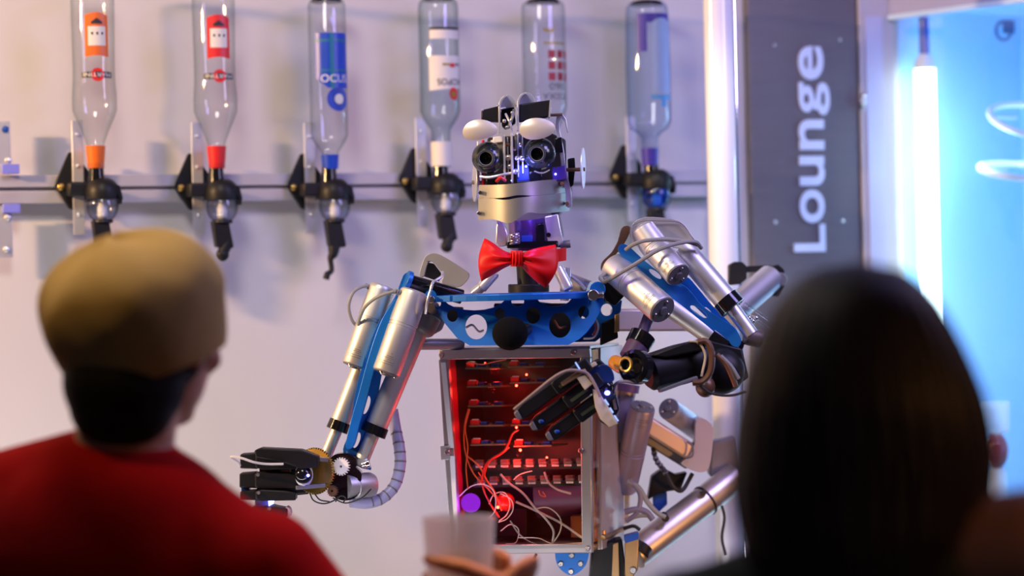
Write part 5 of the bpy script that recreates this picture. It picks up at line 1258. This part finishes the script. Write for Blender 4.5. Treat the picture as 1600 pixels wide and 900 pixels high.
for k in range(4): 
    a = lw + V((.03 + (k - 1.5) * .021, .115 - abs(k - 1.2) * .006, 0)); limb(mb, [(a, .0085), (a + V((.008, .045, -.004)), .0078), (a + V((.012, .070, -.018)), .0068)], 10)
limb(mb, [(lw + V((.06, .06, -.002)), .011), (lw + V((.095, .09, -.004)), .0095), (lw + V((.105, .115, -.010)), .008)], 10)
# right hand round the tumbler
def onglass(ang, z, rr=0.0): return V((tum_c.x + math.cos(ang) * (TR + rr), tum_c.y + math.sin(ang) * (TR + rr), z))
zf = P(717, 872, 3.05).z
fingers = []
for k in range(4):
    z = zf - k * .0185; ln = (1.0, 1.08, 1.02, .85)[k]
    fingers.append([(onglass(.10, z - .004, .012), .0105), (onglass(.55 * ln + .1, z + .002, .0095), .0092), (onglass(1.25 * ln, z, .009), .0085), (onglass(1.9 * ln, z - .003, .0085), .0075), (onglass(2.35 * ln, z - .006, .008), .0066)])
thumb = [(onglass(-.45, zf - .045, .022), .0155), (onglass(-.85, zf - .022, .014), .0125), (onglass(-1.45, zf - .006, .0115), .0108), (onglass(-2.0, zf + .001, .0105), .0092), (onglass(-2.35, zf + .004, .0095), .0080)]
pcn = onglass(-.12, zf - .034, .022)
hand_on(mb, wrist, pcn, (pcn - wrist).normalized(), V((math.cos(-.12), math.sin(-.12), 0)), fingers, thumb)
for sgn in (-1, 1):
    t = (shR - shL); tr = V((t.x, t.y, 0)).normalized()
    h0 = hip + tr * sgn * .09; limb(mb, [(h0, .085), (V((h0.x + sgn * .01, h0.y, .50)), .055), (V((h0.x + sgn * .02, h0.y - .02, .08)), .040), (V((h0.x + sgn * .02, h0.y + .10, .045)), .035)])
man = mb.build('person', SKIN, loc=V((hip.x, hip.y, 0)), remesh=.0048)
tag(man, 'person in a khaki cap and red shirt seen from behind, holding a tumbler', 'person')
add_eyes(hc, hf, man)
mb = MB(); torso(mb, .012)
limb(mb, [(P(132, 742, 3.0), .055), (P(205, 748, 3.0), .066), (P(250, 785, 2.97), .062)]); limb(mb, [(shR, .070), (shR.lerp(elbow, .75), .060)]); limb(mb, [(shL, .070), (shL.lerp(le, .75), .060)])
mb.build('shirt', REDSHIRT, man, remesh=.009)
mb = MB()
for sgn in (-1, 1):
    t = (shR - shL); tr = V((t.x, t.y, 0)).normalized(); h0 = hip + tr * sgn * .09
    limb(mb, [(hip + V((0, 0, .0)), .12), (h0, .10), (V((h0.x + sgn * .01, h0.y, .50)), .075), (V((h0.x + sgn * .02, h0.y - .02, .10)), .062)])
mb.build('trousers', DENIM, man, remesh=.012)
for sgn in (-1, 1):
    h0 = hip + tr * sgn * .09; p = V((h0.x + sgn * .02, h0.y + .05, .0))
    mb = MB(); eb(mb, p, FWD, V((1, 0, 0)), V((0, 0, 1)), (0, 0, .045), (.14, .05, .045)); mb.build('shoe', SHOE, man)
# hair under the cap
mb = MB(); eb(mb, hc, mf, mr, mu, (-.018, 0, .015), (.101, .088, .105)); eb(mb, hc, mf, mr, mu, (-.040, 0, -.052), (.074, .078, .072)); eb(mb, hc, mf, mr, mu, (-.045, 0, -.085), (.058, .068, .050)); eb(mb, hc, mf, mr, mu, (.012, .076, .005), (.022, .010, .045)); eb(mb, hc, mf, mr, mu, (.012, -.076, .005), (.022, .010, .045))
mb.build('hair', HAIRD, man, remesh=.005)
# soft cap with a short peak, tipped to the left
cu_ = (UP * 1.0 - RIGHT * .06 + V((0, -.16, 0))).normalized()
cu_ = (cu_ + RIGHT * -.0 + V((0, 0, 0))).normalized()
tilt = Quaternion(V((0, 1, 0)), math.radians(-14)); cu_ = tilt @ cu_
mf2 = V((-.10, 1, 0)); cf = (mf2 - cu_ * mf2.dot(cu_)).normalized(); cr = cf.cross(cu_).normalized()
cb = P(229, 546, 3.0)
prof = [(-.022, .096), (-.012, .101), (.010, .107), (.030, .111), (.042, .1135), (.060, .1165), (.082, .1155), (.104, .106), (.124, .087), (.138, .056), (.144, .024), (.145, .001)]
mb = MB()
rings = []
for i, (h, r_) in enumerate(prof):
    ring = []
    for k in range(64):
        a = 2 * PI * k / 64
        w_ = 1 + .020 * math.sin(3 * a + 1.0 + h * 30) + .016 * math.sin(7 * a + h * 60) * min(1, max(0, h) * 14) + .006 * math.sin(13 * a - h * 90)
        if h < .04: w_ = 1 + (w_ - 1) * .25
        hh = h - .012 * max(0, math.cos(a)) * (h / .14) + .005 * math.sin(4 * a + 2 + h * 40) * (1 if h > .05 else 0)
        ring.append(cb + cu_ * hh + (cf * math.cos(a) * 1.06 + cr * math.sin(a)) * r_ * w_)
    rings.append(ring)
mb.rings(rings, False, False)
cap = mb.build('cap', KHAKI, man, solid=.002, sub=1, angle=80)
mb = MB()
def brim(u, v):
    a = (u - .5) * 1.4; rr = .104 + .040 * v * math.cos(a * .95) ** .5
    return cb + cu_ * (.004 - .014 * v) + (cf * math.cos(a) * 1.06 + cr * math.sin(a)) * rr
mb.surf(brim, 24, 6); mb.build('cap_peak', KHAKI, cap, solid=.004)
mb = MB(); mb.rings([[cb + cu_ * h + (cf * math.cos(2 * PI * k / 64) * 1.06 + cr * math.sin(2 * PI * k / 64)) * r_ for k in range(64)] for h, r_ in ((.034, .1105), (.036, .1115), (.038, .1105))], False, False); mb.build('cap_seam', KHAKI, cap)
# tumbler in the hand
zt_, zb_ = P(717, 807, 3.05).z, P(717, 925, 3.05).z
tc = V((tum_c.x, tum_c.y, zb_))
mb = MB(); mb.lathe(tc, (0, 0, 1), [(0, TR * .84), (.002, TR * .88), (zt_ - zb_, TR), (zt_ - zb_, TR - .002), (.012, TR * .84), (.010, 0.0)], 40, True, False)
g_ = mb.build('glass', TUMBLER, loc=tc); tag(g_, 'clear tumbler held up in a hand at the bottom of the photo', 'glass')
for pts in ():
    pass

# ---------------- guest on the right: long dark hair, bare shoulder
wc = P(1345, 610, 2.33); wf = V((-.22, .97, 0)); ff, fr_, fu_ = head_frame(wf)
wL, wR = P(1075, 985, 2.33), P(1650, 858, 2.25)
wn = P(1365, 840, 2.30)
whip = V((wc.x + .0, 2.34, .90)); wch = V((wc.x + .01, 2.31, 1.14))
def wtorso(mb, inf=0.0, left=True, right=True):
    t = (wR - wL); tr = V((t.x, t.y, 0)).normalized(); tf = V((-tr.y, tr.x, 0)); uu = V((0, 0, 1))
    if right: limb(mb, [(wn - uu * .03, .056 + inf), (wR - tr * .02, .058 + inf)])
    if left: limb(mb, [(wn - uu * .035, .056 + inf), (wL + tr * .02, .054 + inf)])
    eb(mb, wch, tf, tr, uu, (0, 0, .05), (.10 + inf, .155 + inf, .15)); eb(mb, wch, tf, tr, uu, (0, 0, -.12), (.09 + inf, .13 + inf, .18))
    eb(mb, whip, tf, tr, uu, (0, 0, 0), (.10 + inf, .165 + inf, .13))
mb = MB(); add_head(mb, wc, wf)
limb(mb, [(wc - mu * .05, .048), (wn, .052), (wn - V((0, 0, .08)), .075)])
wtorso(mb)
re = P(1790, 1190, 2.42); rw = re + V((-.06, .24, .05))
limb(mb, [(wR, .052), (re, .038), (rw, .024)])
le2 = wL + V((-.03, .06, -.27)); lw2 = le2 + V((.05, .22, -.03))
limb(mb, [(wL, .048), (le2, .036), (lw2, .023)])
for w_, sg_ in ((rw, -1), (lw2, 1)):
    eb(mb, w_ + V((0, .075, 0)), FWD, V((1, 0, 0)), V((0, 0, 1)), (0, 0, 0), (.048, .038, .015))
    for k in range(4):
        a = w_ + V(((k - 1.5) * .019, .110 - abs(k - 1.5) * .004, 0)); limb(mb, [(a, .008), (a + V((.002, .042, -.004)), .0072), (a + V((.002, .066, -.018)), .0062)], 10)
    limb(mb, [(w_ + V((sg_ * .03, .055, -.002)), .010), (w_ + V((sg_ * .060, .085, -.004)), .0088), (w_ + V((sg_ * .066, .108, -.010)), .0072)], 10)
for sgn in (-1, 1):
    h0 = whip + V((sgn * .085, 0, 0)); limb(mb, [(h0, .085), (V((h0.x, h0.y, .47)), .052), (V((h0.x, h0.y - .02, .08)), .037), (V((h0.x, h0.y + .09, .04)), .03)])
wom = mb.build('person', SKIN, loc=V((whip.x, whip.y, 0)), remesh=.0052)
tag(wom, 'person with long dark hair and a bare shoulder, seen from behind by the lit case', 'person')
add_eyes(wc, wf, wom)
# hair: a full rounded fall with locks
prof_h = [(409, 1335, 1345), (412, 1312, 1368), (420, 1286, 1394), (432, 1264, 1416), (450, 1242, 1437), (480, 1217, 1462), (520, 1197, 1484), (570, 1178, 1508), (630, 1163, 1531), (690, 1154, 1543), (740, 1149, 1546), (790, 1150, 1538), (840, 1160, 1526), (890, 1172, 1516), (930, 1185, 1505), (960, 1200, 1490)]
mb = MB(); rings = []
NR = 96
for i, (y, xa, xb) in enumerate(prof_h):
    cx = (xa + xb) / 2; hw = R((xb - xa) / 2, 2.3); c = P(cx, y, 2.30)
    dep = min(.105, hw * .95); ring = []
    for k in range(NR):
        a = 2 * PI * k / NR
        wv = 1 + (.012 * math.sin(14 * a + i * .5) + .008 * math.sin(31 * a - i * .3)) * min(1, i / 4)
        fz = dep * (1.0 if math.sin(a) < 0 else .55 if y > 520 else .95)
        ring.append(c + RIGHT * hw * math.cos(a) * wv + V((0, 1, 0)) * fz * math.sin(a) * wv)
    rings.append(ring)
mb.rings(rings); mb.build('hair', HAIRB, wom, sub=1, angle=80)
mb = MB()
for k in range(46):
    u = (k + .5) / 46; pts = []
    for i, (y, xa, xb) in enumerate(prof_h[2:]):
        cx = (xa + xb) / 2; hw = R((xb - xa) / 2, 2.3); c = P(cx, y, 2.30); dep = min(.105, hw * .95)
        a = PI + PI * u + .04 * math.sin(i * .8 + k * 2.1)
        pts.append(c + RIGHT * hw * math.cos(a) * 1.005 + V((0, 1, 0)) * dep * math.sin(a) * 1.01)
    mb.path(pts, lambda t: .0055 * math.sin(PI * min(1, t * .9 + .1)) + .001, 6, 2)
mb.build('hair_locks', HAIRB, wom)['kind'] = 'stuff'
# dark top covering the left shoulder
mb = MB(); wtorso(mb, .010, True, False); limb(mb, [(wL, .062), (wL.lerp(le2, .5), .055)]); limb(mb, [(wn - V((0, 0, .06)), .07), (P(1440, 900, 2.28), .072)])
mb.build('top', DARKTOP, wom, remesh=.009)
mb = MB()
for sgn in (-1, 1):
    h0 = whip + V((sgn * .085, 0, 0)); limb(mb, [(whip, .115), (h0, .10), (V((h0.x, h0.y, .47)), .068), (V((h0.x, h0.y - .02, .10)), .055)])
mb.build('trousers', DENIM, wom, remesh=.012)
for sgn in (-1, 1):
    p = V((whip.x + sgn * .085, whip.y + .04, 0)); mb = MB(); eb(mb, p, FWD, V((1, 0, 0)), V((0, 0, 1)), (0, 0, .04), (.125, .045, .04)); mb.build('shoe', SHOE, wom)
